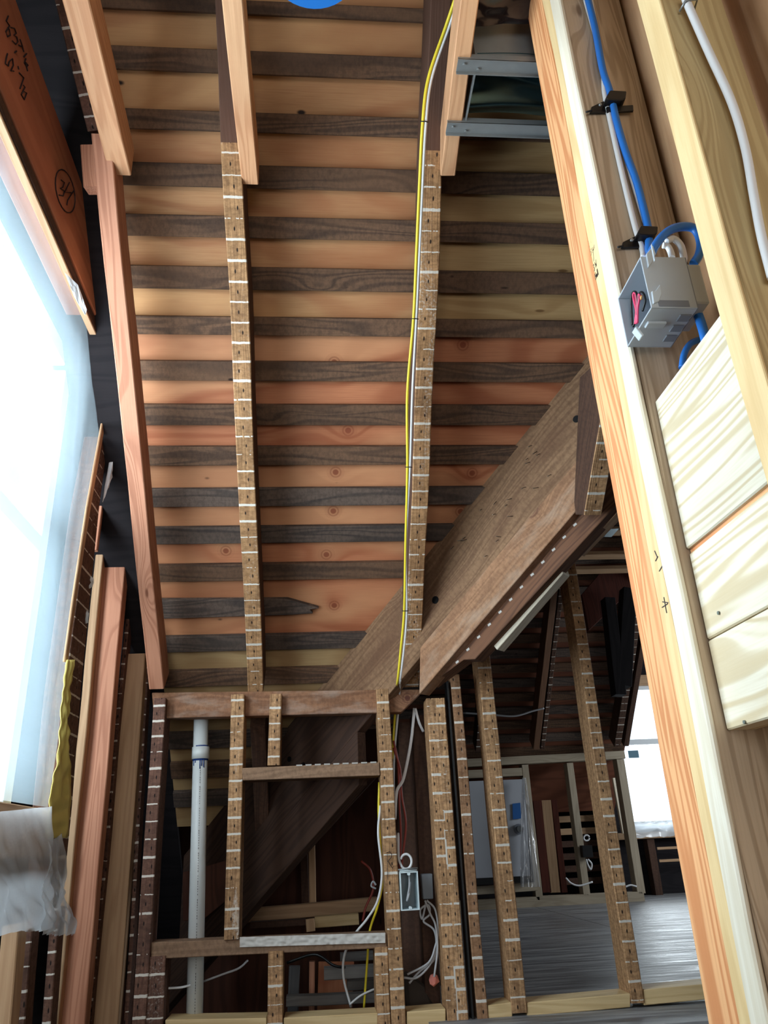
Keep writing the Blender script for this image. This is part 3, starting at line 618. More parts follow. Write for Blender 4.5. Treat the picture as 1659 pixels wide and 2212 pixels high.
# stair well below the sill: stacked grey planks, orange plywood
for i, (x0, x1, y0, y1, hh, Y, lb) in enumerate(((700, 930, 2105, 2092, 20, 2.75, 'grey plank, upper one below the sill'), (618, 930, 2165, 2150, 16, 2.66, 'long grey plank, lowest below the sill'),
                                                 (750, 960, 2130, 2118, 16, 2.80, 'grey plank, middle one below the sill'), (735, 900, 2070, 2060, 14, 3.0, 'dusty grey plank, farthest below the sill'))):
    o = board('loose_plank', pw((x0, y0), Y), pw((x1, y1), Y), hh * Y / 1661, .05, NY, wood('dusty plank %d' % i, lin(112, 108, 104), lin(80, 76, 74), ringf=16, gamt=.4, rough=.85)); tag(o, lb, 'plank')
o = prism('plywood_piece', [pw((688, 2078), 2.95), pw((685, 2192), 2.95), pw((760, 2192), 2.95), pw((765, 2078), 2.95)], NY, .015, M_plyC); tag(o, 'orange plywood piece seen low below the plastered sill', 'plywood')
post((636, 2088), (632, 2200), .035, 2.9, wood('dusty post', lin(96, 96, 98), lin(70, 70, 72), ringf=14, gamt=.4), 'grey upright left of the orange plywood below the sill', 'stick', .03, 'stick')
post((674, 2078), (672, 2200), .018, 2.85, M_red, 'thin reddish upright beside the orange plywood below the sill', 'stick', .03, 'stick')
o = prism('concrete_chunk', [pw((872, 2090), 2.6), pw((880, 2190), 2.55), pw((950, 2188), 2.5), pw((925, 2120), 2.55)], NY, .06, plain('old mortar', lin(70, 62, 56), .95, nz=.4), bev=.01); tag(o, 'lump of dark rubble behind the short cream block', 'rubble')
o = prism('paper_scrap', [pw((868, 2040), 2.72), pw((876, 2075), 2.72), pw((896, 2078), 2.72), pw((893, 2058), 2.72)], NY, .004, plain('paper scrap', lin(170, 172, 172), .9), bev=0); tag(o, 'grey paper scrap behind the stud marked R', 'paper')
me_pts = lambda c, r, n=60: [(c + Vector((random.gauss(0, 1), random.gauss(0, 1), random.gauss(0, 1))).normalized() * r * random.uniform(.6, 1)) for _ in range(n)]
bm = bmesh.new()
for q in me_pts(Vector((0, 0, 0)), .017): bm.verts.new(q)
bmesh.ops.convex_hull(bm, input=bm.verts); me = bpy.data.meshes.new('insulation_tuft'); bm.to_mesh(me); bm.free()
o = link('insulation_tuft', me, M_pinkins); o.location = pw((937, 2117), 2.48); tag(o, 'small tuft of pink insulation under the grey cables', 'insulation')

# ------------------------------------------------------------------ cables at the framed wall
def cable(pts, r, mat, label, name='cable', cat='cable', grp=None):
    o = tube(name, pts, r, mat); tag(o, label, cat, grp); return o
yl = [((985, -8), 2.72), ((962, 60), 2.76), ((925, 170), 2.78), ((913, 265), 2.78), ((906, 400), 2.82), ((899, 560), 2.83), ((893, 690), 2.83), ((880, 850), 2.84), ((880, 1010), 2.84), ((876, 1180), 2.84), ((873, 1320), 2.82), ((866, 1400), 2.79), ((859, 1470), 2.77)]
Yp = [pr(p, c) for p, c in yl]
cable(Yp + [pw((857, 1486), 2.405), pw((852, 1560), 2.53), pw((848, 1640), 2.52)], .0036, M_yelcable, 'yellow cable taped down the old rafter to the top beam')
Wp = [p + V3(.0075, .001, 0) for p in Yp]; Wp[7] += V3(.006, 0, 0); Wp[9] += V3(-.006, 0, 0); Wp[11] += V3(.002, 0, 0)
wc = cable(Wp + [pw((864, 1486), 2.405), pw((858, 1560), 2.52), pw((851, 1650), 2.52), pw((852, 1780), 2.5), pw((862, 1860), 2.5)], .0034, M_whitecable, 'white cable strapped beside the yellow one along the old rafter')
for k in (3, 6, 8, 10):
    q = Yp[k]; tube('cable_tie', [q + V3(-.007, -.003, 0), q + V3(.004, -.005, -.001), q + V3(.013, -.002, 0)], .0012, M_black, wc, curved=False, sides=5)
cable([pw((819, 1690), 2.46), pw((818, 1760), 2.455), pw((822, 1830), 2.46), pw((827, 1900), 2.47), pw((815, 1960), 2.5), pw((799, 2010), 2.53), pw((793, 2080), 2.56), pw((786, 2180), 2.6)], .0034, M_yelcable, 'yellow cable inside the framed opening, dropping behind the sill')
cable([pw((822, 1740), 2.452), pw((817, 1800), 2.452), pw((825, 1885), 2.458), pw((816, 1945), 2.47), pw((793, 1985), 2.5), pw((768, 2016), 2.53), pw((745, 2060), 2.56), pw((742, 2110), 2.58), pw((758, 2175), 2.6)], .0036, M_whitecable, 'white cable inside the framed opening, curving down to the left')
cable([pw((895, 1530), 2.5), pw((888, 1600), 2.5), pw((872, 1680), 2.49), pw((857, 1710), 2.47), pw((853, 1770), 2.47)], .0048, M_whitecable, 'thick white cable bowing behind the stud marked R')
cable([pw((897, 1530), 2.49), pw((905, 1560), 2.5), pw((914, 1580), 2.52)], .004, M_whitecable, 'short white cable tail below the knotted beam end')
cable([pw((850, 1615), 2.5), pw((864, 1660), 2.5), pw((868, 1720), 2.5), pw((877, 1780), 2.5), pw((870, 1850), 2.5), pw((866, 1900), 2.5)], .0034, M_redcable, 'red cable right of the stud marked R, outer strand')
cable([pw((850, 1600), 2.51), pw((860, 1650), 2.51), pw((863, 1740), 2.51), pw((866, 1800), 2.51), pw((862, 1890), 2.51)], .0034, M_redcable, 'red cable right of the stud marked R, inner strand')
loop = [pw((862, 1855), 2.42)] + [pw((877 + 13 * math.cos(t), 1861 + 17 * math.sin(t)), 2.42) for t in [math.pi * (1 - k / 6) for k in range(0, 12)]]
cable([pw((860, 1800), 2.47), pw((861, 1850), 2.43)] + [pw((877 + 12 * math.cos(a), 1861 - 16 * math.sin(a)), 2.42) for a in [3.6 + k * .55 for k in range(11)]], .0036, M_whitecable, 'white cable end curled into a ring above the clear outlet box')
cable([pw((780, 1860), 3.0), pw((800, 1880), 3.0), pw((806, 1920), 3.0), pw((790, 1960), 3.0), pw((783, 1990), 3.0)], .004, M_redcable, 'dull red cable deep inside the framed opening')
cable([pw((812, 1912), 2.8), pw((806, 1904), 2.8), pw((802, 1914), 2.8), pw((812, 1920), 2.8)], .003, M_greycable, 'small grey cable hook deep inside the framed opening')
cable([pw((440, 2120), 2.6), pw((480, 2105), 2.6), pw((515, 2092), 2.62), pw((535, 2075), 2.65)], .003, M_greycable, 'thin grey wire right of the white pipe, under the sill')
cable([pw((357, 2135), 2.47), pw((390, 2133), 2.48), pw((412, 2128), 2.48)], .003, M_whitecable, 'thin white wire left of the white pipe foot')
cable([pw((620, 2080), 2.7), pw((680, 2062), 2.68), pw((720, 2085), 2.66), pw((745, 2090), 2.64)], .004, M_blkcable, 'black cable arching below the plastered sill')
cable([pw((755, 2170), 2.58), pw((780, 2150), 2.58), pw((812, 2135), 2.58)], .003, M_whitecable, 'thin white wire rising right, low below the sill')

# clear outlet box on the stud marked R
def open_box(name, label, o0, u, v, n, w_, h_, d_, wall, mat, inner, cat='electrical box'):
    """open-fronted box: o0 lower-left front corner, u right, v up, n towards the viewer"""
    e = empty(name, o0); tag(e, label, cat); u, v, n = Vector(u).normalized(), Vector(v).normalized(), Vector(n).normalized(); o0 = Vector(o0)
    P = lambda a, b: o0 + u * a + v * b
    prism('side_wall', [P(0, 0), P(wall, 0), P(wall, h_), P(0, h_)], n, d_, mat, parent=e, bev=.0006)
    prism('side_wall', [P(w_ - wall, 0), P(w_, 0), P(w_, h_), P(w_ - wall, h_)], n, d_, mat, parent=e, bev=.0006)
    prism('top_wall', [P(wall, h_ - wall), P(w_ - wall, h_ - wall), P(w_ - wall, h_), P(wall, h_)], n, d_, mat, parent=e, bev=.0006)
    prism('bottom_wall', [P(wall, 0), P(w_ - wall, 0), P(w_ - wall, wall), P(wall, wall)], n, d_, mat, parent=e, bev=.0006)
    prism('box_back', [P(0, 0) - n * (d_ - .001), P(w_, 0) - n * (d_ - .001), P(w_, h_) - n * (d_ - .001), P(0, h_) - n * (d_ - .001)], n, wall, inner, parent=e, bev=.0006)
    return e, P
M_boxwhite = plain('white box rim', lin(206, 222, 226), .35); M_boxdark = plain('dark translucent box', lin(60, 84, 92), .3)
q0 = pw((867, 1968), 2.385)
e, P = open_box('outlet_box', 'white rimmed open outlet box nailed beside the stud marked R', q0, (1, 0, 0), (0, 0, 1), (0, -1, 0), .052, .098, .07, .0035, M_boxwhite, M_boxdark)
for a, b in ((.026, .006), (.026, .092)): tube('screw_boss', [P(a, b), P(a, b) + V3(0, .02, 0)], .0045, M_boxwhite, e, curved=False)
tube('mounting_nail', [P(-.004, .104), P(.052, .106)], .0022, M_galv, e, curved=False)
tube('mounting_bracket', [P(0, .100), P(.05, .101)], .0016, M_boxwhite, e, curved=False)
tube('cable_tail', [P(.03, .09) + V3(0, .03, 0), P(.026, .06) + V3(0, .005, 0), P(.018, .025) + V3(0, .01, 0), P(.024, .04) + V3(0, .005, 0), P(.032, .07) + V3(0, .03, 0)], .0025, M_greycable, e)
gb = prism('junction_box', [pw((910, 1888), 2.49), pw((914, 1943), 2.49), pw((936, 1942), 2.49), pw((934, 1887), 2.49)], NY, .04, plain('matte grey steel box', lin(116, 126, 136), .5), bev=.002); tag(gb, 'plain grey metal box on the brown post, right of the outlet box', 'electrical box')
for k, pts in enumerate((((918, 1945), (930, 1975), (941, 2000), (945, 2050), (938, 2110)), ((922, 1945), (940, 1965), (946, 2010), (940, 2045), (925, 2080), (880, 2105)),
                         ((920, 1950), (912, 1985), (908, 1965), (925, 1955), (928, 1975), (915, 1990), (938, 2010), (942, 2050), (928, 2085), (900, 2112), (872, 2112)), ((944, 2045), (936, 2075), (905, 2100), (884, 2124)))):
    cable([pw(p, 2.45 + .006 * k) for p in pts], .003, M_greycable, ('grey cable under the plain grey box, straightest strand', 'grey cable under the plain grey box, strand sweeping far left', 'grey cable under the plain grey box, knotted in loops', 'grey cable under the plain grey box, short lowest strand')[k])

# ================================================================== LEFT WALL
def sideboard(p0, p1, wd, th, x, mat, name, label, cat='board', n=NXp):
    o = board(name, px_(p0, x), px_(p1, x), wd, th, n, mat); tag(o, label, cat); return o
hdr = board('header_beam', V3(-.60, .45, 1.485), V3(-.60, 2.02, 1.485), .235, .08, NXp, M_header, wob=.001); tag(hdr, 'wide reddish header beam over the left window with marker writing', 'beam')
z5 = lambda pts: [px_((a / 5.53, b / 5.53), -.5985) for a, b in pts]
INK = [[(100, 190), (75, 250), (115, 310), (70, 380), (90, 440), (125, 420), (110, 350), (95, 330)], [(130, 330), (175, 340), (195, 400), (165, 420), (200, 440), (215, 500), (190, 530), (150, 490)],
       [(240, 470), (270, 560), (225, 540)], [(270, 560), (285, 620)], [(285, 680), (320, 640)], [(310, 700), (290, 750), (320, 800), (335, 780), (305, 740), (330, 850)],
       [(200, 610), (175, 630)], [(90, 640), (75, 700), (65, 760), (100, 790), (110, 740), (150, 700), (160, 780), (130, 850), (165, 850)], [(215, 790), (225, 830)],
       [(230, 870), (285, 930), (240, 1060)], [(280, 1020), (300, 1040), (255, 1130), (290, 1190), (320, 1110), (280, 1090)]]
polys = [z5(s) for s in INK]
circ = [px_((141 + 21 * math.cos(a) + 4 * math.sin(a), 413 + 46 * math.sin(a) + 10 * math.cos(a)), -.5985) for a in [k * .3 for k in range(22)]]
polys.append(circ); z2 = lambda pts: [px_((a / 2.765, b / 2.765), -.5985) for a, b in pts]
polys += [z2([(365, 1075), (385, 1090), (375, 1120), (360, 1125), (385, 1140), (378, 1170), (352, 1165)]), z2([(415, 1090), (385, 1150), (425, 1150)]), z2([(440, 1140), (405, 1195), (400, 1225)])]
strokes('marker_writing', polys, .0014, M_ink, hdr)
o = board('window_trim', V3(-.604, .45, 1.3525), V3(-.604, 2.0, 1.3525), .028, .022, NXp, M_post, wob=.001); tag(o, 'dark brown strip between the header beam and the window plastic', 'trim')
o = board('window_trim', V3(-.606, .45, 1.334), V3(-.606, 2.0, 1.334), .007, .018, NXp, M_palefir, wob=.001); tag(o, 'thin pale strip along the top edge of the window plastic', 'trim')
# jamb side
jm = prism('window_jamb_stud', [px_(p, -.622) for p in ((240, 835), (192, 1100), (140, 1500), (118, 1740), (108, 1900), (140, 1900), (156, 1740), (176, 1480), (214, 1100), (249, 835))], NXp, .05, M_lathd, grain=(0, 0, 1)); tag(jm, 'dark old jamb stud between the window plastic and the reddish new stud', 'stud')
jt = prism('jamb_trim', [px_(p, -.616) for p in ((236, 835), (188, 1100), (158, 1300), (140, 1430), (147, 1430), (165, 1300), (196, 1100), (242, 835))], NXp, .006, M_palefir, grain=(0, 0, 1)); tag(jt, 'thin tan trim edge along the right side of the window plastic', 'trim')
sideboard((252, 850), (210, 1190), .016, .05, -.645, M_red, 'jamb_strip', 'thin reddish strip beside the upper right corner of the window', 'board')
def frontal(tl, tr, bl, br, Y, mat, name, label, cat, dep=.05, grp=None):
    return studw(tl, tr, bl, br, mat, label, Y, dep, name, grp, cat)
frontal((232, 1104), (281, 1107), (120, 2290), (174, 2290), 2.30, M_red, 'new_stud', 'tall reddish new stud right of the window, square top', 'stud', grp='new studs sistered on the left wall')
frontal((216, 1104), (231, 1104), (96, 2290), (118, 2290), 2.27, M_palefir, 'stud_edge_board', 'slim lighter board along the left edge of the tall reddish stud', 'board')
frontal((270, 1412), (312, 1412), (188, 2290), (250, 2290), 2.46, M_palefir, 'new_stud', 'shorter pale new stud next to the framed wall, knot at its top', 'stud', grp='new studs sistered on the left wall')
frontal((284, 1200), (291, 1200), (178, 2290), (190, 2290), 2.43, M_lathd, 'stud', 'dark ribbed old stud edge between the reddish and the pale new studs', 'stud')
frontal((314, 1440), (321, 1440), (262, 2290), (272, 2290), 2.50, M_lathd, 'stud', 'dark ribbed old stud edge right of the shorter pale stud', 'stud')
frontal((252, 900), (282, 900), (275, 1420), (318, 1420), 2.75, M_post, 'post', 'dark backing plank behind the tops of the new left studs', 'post')
frontal((0, 2000), (42, 2000), (-22, 2290), (10, 2290), 1.80, M_palefir, 'new_stud', 'pale knotty stud in the lower left corner under the plastic', 'stud', grp='new studs sistered on the left wall')
frontal((48, 1990), (72, 1990), (18, 2290), (48, 2290), 1.95, M_lathd, 'stud', 'blurred dark ribbed old stud in the lower left corner', 'stud')
frontal((112, 1960), (128, 1960), (82, 2290), (104, 2290), 2.12, M_lathd, 'stud', 'ribbed old stud showing below the hanging plastic, left of the tall reddish stud', 'stud')
# window plastic
zt, zb = 1.384, .118
def pf(u, v):
    Y = .50 + u * (2.08 - .50 - .13 * (1 - v)); Z = zb + (zt - zb) * v
    d = min(u, 1 - u, v, 1 - v) 
    r = .012 * mnoise.noise((Y * 3, Z * 2.2, 0)) + .006 * mnoise.noise((Y * 22 + Z * 4, Z * 2.0, 3)) + .004 * mnoise.noise((Y * 4, Z * 18, 7))
    return Vector((-.628 + r * min(1, d * 7), Y, Z))
o = grid('window_plastic', pf, 110, 100, M_poly); tag(o, 'milky plastic sheet taped over the bright left window', 'plastic sheet')
def hang(p00, p10, p01, p11, amp, seed, x0):
    A, B, Cc, D = [px_(p, x0) for p in (p00, p10, p01, p11)]
    def f(u, v):
        q = (A * (1 - u) + B * u) * (1 - v) + (Cc * (1 - u) + D * u) * v
        r = amp * (mnoise.noise((u * 5 + seed, v * 3, seed)) + .5 * mnoise.noise((u * 14 + v * 5, v * 6, seed)))
        return q + Vector((r * (1.2 - v) + amp * .3, r * .6, r * .5 * (1 - v)))
    return f
o = grid('hanging_plastic', hang((-70, 2025), (112, 2008), (-70, 1760), (108, 1742), .014, 3, -.60), 60, 40, M_polyl); tag(o, 'crumpled grey plastic flap hanging below the left window', 'plastic sheet')
o = grid('hanging_plastic', hang((88, 2018), (148, 2022), (100, 1820), (128, 1800), .02, 9, -.585), 30, 40, M_polyd); tag(o, 'dark glossy plastic fold at the right end of the hanging flap', 'plastic sheet')
o = board('sill_board', px_((-60, 1790), -.625), px_((118, 1800), -.625), .10, .05, NXp, M_palefir); tag(o, 'pale rough sill board behind the hanging plastic flap', 'board')
def tapef(u, v):
    a = px_((146 + (102 - 146) * (1 - v) - 3 * math.sin(v * 9), 1425 + (1 - v) * 385), -.610); b = px_((158 + (146 - 158) * (1 - v) + 5 * math.sin(v * 7), 1425 + (1 - v) * 385), -.600)
    return a * (1 - u) + b * u + V3(.006 * mnoise.noise((u * 4, v * 16, 1)), 0, 0)
o = grid('foam_tape', lambda u, v: tapef(u, v), 8, 60, M_yfoam, th=.002); tag(o, 'wrinkled yellow tape down the lower right side of the window plastic', 'tape')
def scrap(label, ps, Y, seed):
    bm = bmesh.new(); vs = [bm.verts.new(pw(p, Y + .012 * mnoise.noise((p[0] * .2, p[1] * .2, seed)))) for p in ps]; f = bm.faces.new(vs)
    bmesh.ops.triangulate(bm, faces=[f]); bmesh.ops.subdivide_edges(bm, edges=bm.edges, cuts=3, use_grid_fill=True)
    for v in bm.verts: v.co += Vector((0, -.006 * mnoise.noise(v.co * 90), 0))
    me = bpy.data.meshes.new('plastic_scrap'); bm.to_mesh(me); bm.free(); o = link('plastic_scrap', me, plain('white torn film', lin(206, 210, 214), .4)); m = o.modifiers.new('t', 'SOLIDIFY'); m.thickness = .0008
    tag(o, label, 'plastic scrap', 'torn plastic film stapled beside the window')
scrap('torn white film near the middle of the left header beam', [(140, 590), (168, 615), (188, 670), (183, 680), (160, 640)], 1.55, 1)
scrap('torn white film at the upper right corner of the window plastic', [(228, 800), (243, 806), (259, 822), (240, 821)], 1.95, 2)
scrap('torn white film beside the window, upper of the jamb tufts', [(236, 1000), (244, 998), (242, 1030), (232, 1060), (222, 1085), (228, 1040)], 2.05, 3)
scrap('torn white film beside the window, middle of the jamb tufts', [(190, 1240), (203, 1250), (200, 1268), (186, 1275), (196, 1258)], 2.05, 4)
scrap('torn white film beside the window, lowest of the jamb tufts', [(183, 1310), (192, 1325), (190, 1345), (180, 1348), (186, 1330)], 2.05, 5)

# ================================================================== RIGHT WALL (foreground, X = .45)
def rstud(y0, y1, z0, z1, mat, label, x=.45, dep=.09, name='new_stud', grp='new studs of the right wall'):
    o = board(name, (x, (y0 + y1) / 2, z0), (x, (y0 + y1) / 2, z1), y1 - y0, dep, NXm, mat, wob=.0018, ch=.004); tag(o, label, 'stud', grp); return o
so = rstud(.953, 1.040, -.9, 1.9, M_orange, 'orange fir stud face at the opening edge, leftmost of the foreground studs')
sy = rstud(.915, .9525, -.9, 1.9, M_yellow, 'yellow stud with pencil notes, sandwiched in the foreground stud pack', x=.447)
sw = rstud(.876, .9145, -.9, 1.9, M_white, 'nearly white stud, right one of the foreground stud pack', x=.443, dep=.008)
gf = prism('new_stud', [V3(.4515, .878, -.9), V3(.56, .878, -.9), V3(.56, .878, 1.9), V3(.4515, .878, 1.9)], NY, .036, M_greyspf, grain=(0, 0, 1)); tag(gf, 'rough grey stud side carrying the blue cable and black cable clips', 'stud', 'new studs of the right wall')
s2 = rstud(.622, .668, -.9, 1.7, M_yellow, 'yellow knotty stud edge right of the grey electrical box', x=.45, dep=.004)
g2 = prism('new_stud', [V3(.4545, .624, -.9), V3(.54, .624, -.9), V3(.54, .624, 1.7), V3(.4545, .624, 1.7)], NY, .042, M_green, grain=(0, 0, 1)); tag(g2, 'greenish yellow stud side with the long white cable', 'stud', 'new studs of the right wall')
bp_ = prism('backing_panel', [V3(.563, .56, -.9), V3(.563, .93, -.9), V3(.563, .93, 1.9), V3(.563, .56, 1.9)][::-1], NXm, .04, M_brownpan, grain=(0, 0, 1)); tag(bp_, 'brown knotty board at the back of the stud bay behind the grey box', 'board')
o = prism('backing_panel', [V3(.548, .42, -.9), V3(.548, .555, -.9), V3(.548, .555, 1.7), V3(.548, .42, 1.7)], NXm, .03, M_brownpan, grain=(0, 0, 1)); tag(o, 'brown board edge behind the long white cable at the right margin', 'board')
# short boards nailed between the studs
def rplank(z0, z1, label, off=0, knots=None, crack=False):
    o = prism('short_plank', [V3(.462 + off, .672, z0), V3(.462 + off, .8755, z0), V3(.462 + off, .8755, z1), V3(.462 + off, .672, z1)], NXm, .035,
              wood('short plank ' + label[:12], lin(228, 220, 200), lin(196, 176, 138), ringf=20, gamt=.8, knots=knots or (), rknots=.03, knotcol=lin(180, 132, 84), wave=.035), grain=(0, 1, 0)); tag(o, label, 'plank', 'short planks nailed between the right studs'); return o
k1 = on((1535, 975), (1, 0, 0), .462); 
p1 = rplank(.328, .545, 'uppermost wide pale plank in the right stud bay, with a knot', knots=((k1.y - .672, (k1.z - .328), .008), (k1.y - .68, (k1.z - .328) + .02, .005)))
p2 = rplank(.212, .322, 'middle pale plank in the right stud bay, above the thin crack', off=.002)
p3 = rplank(.106, .2105, 'lowest pale plank in the right stud bay, below the thin crack', off=.002)
for (a, b), par in zip(((1409, 893), (1430, 975), (1448, 1063), (1461, 1124)), (p1,) * 4): 
    q = px_((a, b), .4615); tube('screw_head', [q, q + V3(-.0015, 0, 0)], .0022, M_screw, par, curved=False)
for a, b in ((1487, 1230), (1500, 1312), (1553, 1324)): q = px_((a, b), .4635); tube('screw_head', [q, q + V3(-.0015, 0, 0)], .0022, M_screw, p2, curved=False)
for a, b in ((1514, 1385), (1530, 1466), (1543, 1532), (1609, 1560)): q = px_((a, b), .4635); tube('screw_head', [q, q + V3(-.0015, 0, 0)], .0022, M_screw, p3, curved=False)
o = board('gap_shim', V3(.468, .672, .3255), V3(.468, .876, .3255), .008, .03, NXm, M_orange); tag(o, 'orange brown sliver in the gap under the uppermost pale plank', 'shim')

# pencil writing on the yellow stud
GL = {'3': [[(0, 1), (.6, .95), (.25, .55), (.6, .3), (.3, 0), (0, .1)]], 'W': [[(0, 1), (.2, 0), (.4, .7), (.6, 0), (.85, 1)]], 'S': [[(.6, .9), (.2, 1), (.05, .7), (.5, .45), (.4, .05), (0, .1)]],
      't': [[(.2, 1), (.2, .1), (.4, 0)], [(0, .7), (.4, .7)]], 'a': [[(.4, .5), (.1, .5), (.05, .1), (.35, .1), (.42, .5), (.45, 0)]], 'i': [[(.1, .5), (.1, 0)]], 'r': [[(.05, .5), (.1, 0)], [(.1, .35), (.35, .5)]],
      'H': [[(0, 1), (.05, 0)], [(.5, 1), (.5, 0)], [(.02, .5), (.5, .5)]], 'l': [[(.1, 1), (.1, 0)]], '/': [[(.8, 1.4), (0, -.4)]]}
def write(txt, y, z, h, x):
    out = []; cx = 0
    for ch in txt:
        if ch == ' ': cx += .4; continue
        for s in GL[ch]: out.append([V3(x, y - (cx + a) * h * .62, z + b * h) for a, b in s])
        cx += {'i': .3, 'l': .3, 'W': 1.05}.get(ch, .65)
    return out
yy = .949; zz = on((1290, 500), (1, 0, 0), .447).z
strokes('pencil_writing', write('3 W', yy, zz, .012, .4462) + write('Stair', yy, zz - .018, .012, .4462) + write('/', yy - .006, zz - .030, .011, .4462) + write('3 W', yy, zz - .050, .012, .4462) + write('Hall', yy, zz - .067, .012, .4462), .0006, M_ink, sy)
def tick(p, d, x=.4462): a = px_(p, x); return [a, px_((p[0] + d[0], p[1] + d[1]), x)]
for mk in ([tick((1342, 790), (5, -14)), tick((1414, 1190), (6, 14)), tick((1416, 1212), (5, -10)), tick((1424, 1234), (8, -14)), tick((1434, 1290), (6, 34)), tick((1430, 1312), (12, -8)), tick((1431, 1300), (12, 2))]): strokes('pencil_mark', [mk], .0007, M_pencil, sy)

# grey electrical box
bx0, bx1, by0, by1, bz0, bz1 = .430, .500, .772, .858, .622, .706
e, P = open_box('switch_box', 'grey plastic electrical box with pink and black wires coiled inside', V3(bx0, by1, bz0), (0, -1, 0), (0, 0, 1), (-1, 0, 0), by1 - by0, bz1 - bz0, .062, .0022, M_bluebox, M_boxin)
prism('rear_chamber', [V3(.484, .774, .632), V3(.484, .774, .697), V3(.512, .774, .697), V3(.512, .774, .632)], NY, .062, M_bluebox, parent=e, bev=.002)
prism('lower_rib', [V3(.440, .7712, .6235), V3(.440, .7712, .634), V3(.482, .7712, .634), V3(.482, .7712, .6235)], NY, .004, M_boxin, parent=e, bev=.0008)
prism('mounting_ear', [px_((1408, 525), .437), px_((1414, 560), .437), px_((1404, 580), .437), px_((1398, 545), .437)], NY, .003, M_tab, parent=e, bev=.0006)
ear = lambda pts: prism('mounting_ear', [on(p, (0, 1, 0), .769) for p in pts], NY, .004, M_tab, parent=e, bev=.0008)
ear(((1411, 530), (1417, 548), (1408, 567), (1401, 577), (1396, 548))); ear(((1426, 613), (1430, 634), (1424, 650), (1412, 655), (1408, 628), (1416, 628)))
prism('box_clamp', [V3(.436, .800, .619), V3(.462, .800, .619), V3(.462, .812, .619), V3(.436, .812, .619)], NZm, .004, M_tab, parent=e, bev=.0008)
prism('box_clamp', [V3(.424, .812, .598), V3(.424, .800, .598), V3(.436, .800, .622), V3(.436, .812, .622)], V3(-.9, 0, -.45), .004, M_tab, parent=e, bev=.0008)
for k, (a, b) in enumerate(((1484, 681), (1472, 699), (1461, 718))): prism('knockout', [V3(.474, .785 + k * .022, .6312 if False else .6205), V3(.490, .785 + k * .022, .6205), V3(.490, .799 + k * .022, .6205), V3(.474, .799 + k * .022, .6205)], NZm, .003, M_boxin, parent=e, bev=.0006)
for k, (a, b) in enumerate(((.86, .55), (.62, .35), (.30, .30), (.12, .62))):
    continue
def inbox(p, x): return px_(p, x)
for mat, pts in ((M_blkcable, ((1366, 702), (1364, 668), (1364, 640), (1370, 630), (1376, 640), (1372, 690), (1368, 706))), (M_pink, ((1375, 700), (1374, 670), (1368, 640), (1371, 632), (1374, 642), (1376, 690))),
                 (M_pink, ((1377, 698), (1378, 665), (1382, 642), (1380, 636), (1376, 660), (1372, 700))), (M_blkcable, ((1388, 672), (1394, 650), (1390, 634), (1383, 632), (1379, 645), (1376, 680)))):
    tube('wire', [inbox(p, .440) for p in pts], .0016, mat, e)
tube('ground_wire', [inbox(p, .441) for p in ((1384, 645), (1386, 638), (1385, 648))], .0012, M_copper, e)

# cables of the right wall
g = lambda p, y=.868: on(p, (0, 1, 0), y)
cable([g((1268, -10)), g((1285, 60)), g((1302, 150)), g((1318, 200)), g((1332, 262)), g((1352, 330)), g((1374, 390)), g((1390, 450)), g((1401, 500)), g((1402, 540), .862), g((1404, 556), .84)], .0062, M_bluecable, 'blue cable running down the rough grey stud through both black clips')
cable([g((1262, -10), .873), g((1300, 130), .873), g((1306, 200), .873), g((1320, 268), .873), g((1345, 380), .873), g((1372, 490), .873), g((1388, 540), .872), g((1390, 558), .85)], .0046, M_whitecable, 'white cable under the blue one, left side of the black clips')
cable([g((1275, -10), .872), g((1293, 90), .872), g((1320, 240), .872), g((1352, 345), .872), g((1368, 400), .872), g((1392, 480), .872)], .0036, M_whitecable, 'white cable under the blue one, right side of the black clips')
cable([g((1402, 560), .80), g((1416, 530), .80), g((1440, 502), .80), g((1470, 490), .80), g((1500, 494), .80), g((1513, 520), .80), g((1510, 550), .80), g((1498, 570), .80)], .0062, M_bluecable, 'blue cable looping over the top of the grey box')
cable([g((1440, 520), .805), g((1455, 516), .805), g((1470, 530), .805), g((1477, 555), .805), g((1476, 572), .80)], .0048, M_whitecable, 'braided looking white cable loop behind the blue one, outer')
cable([g((1432, 530), .81), g((1442, 532), .81), g((1449, 545), .81), g((1452, 558), .80)], .0044, M_whitecable, 'braided looking white cable loop behind the blue one, inner')
cable([g((1497, 655), .80), g((1508, 680), .80), g((1518, 710), .80), g((1527, 745), .80)], .0064, M_bluecable, 'blue cable leaving the bottom of the grey box')
cable([g((1517, 732), .85), g((1492, 742), .85), g((1478, 765), .85), g((1473, 795), .85)], .0046, M_bluecable, 'thin blue cable bend just above the uppermost pale plank')
w2 = cable([on(p, (0, 1, 0), .612) for p in ((1478, -10), (1488, 15), (1530, 110), (1580, 220), (1610, 320), (1628, 420), (1645, 510), (1668, 600))], .0066 * .8, M_whitecable, 'long white cable stapled down the greenish stud at the right margin')
q = on((1490, 12), (0, 1, 0), .612); tube('cable_staple', [q + V3(-.010, .008, .0), q + V3(-.008, -.006, .001), q + V3(.008, -.006, .003), q + V3(.010, .008, .003)], .0014, M_galv, w2, curved=False)
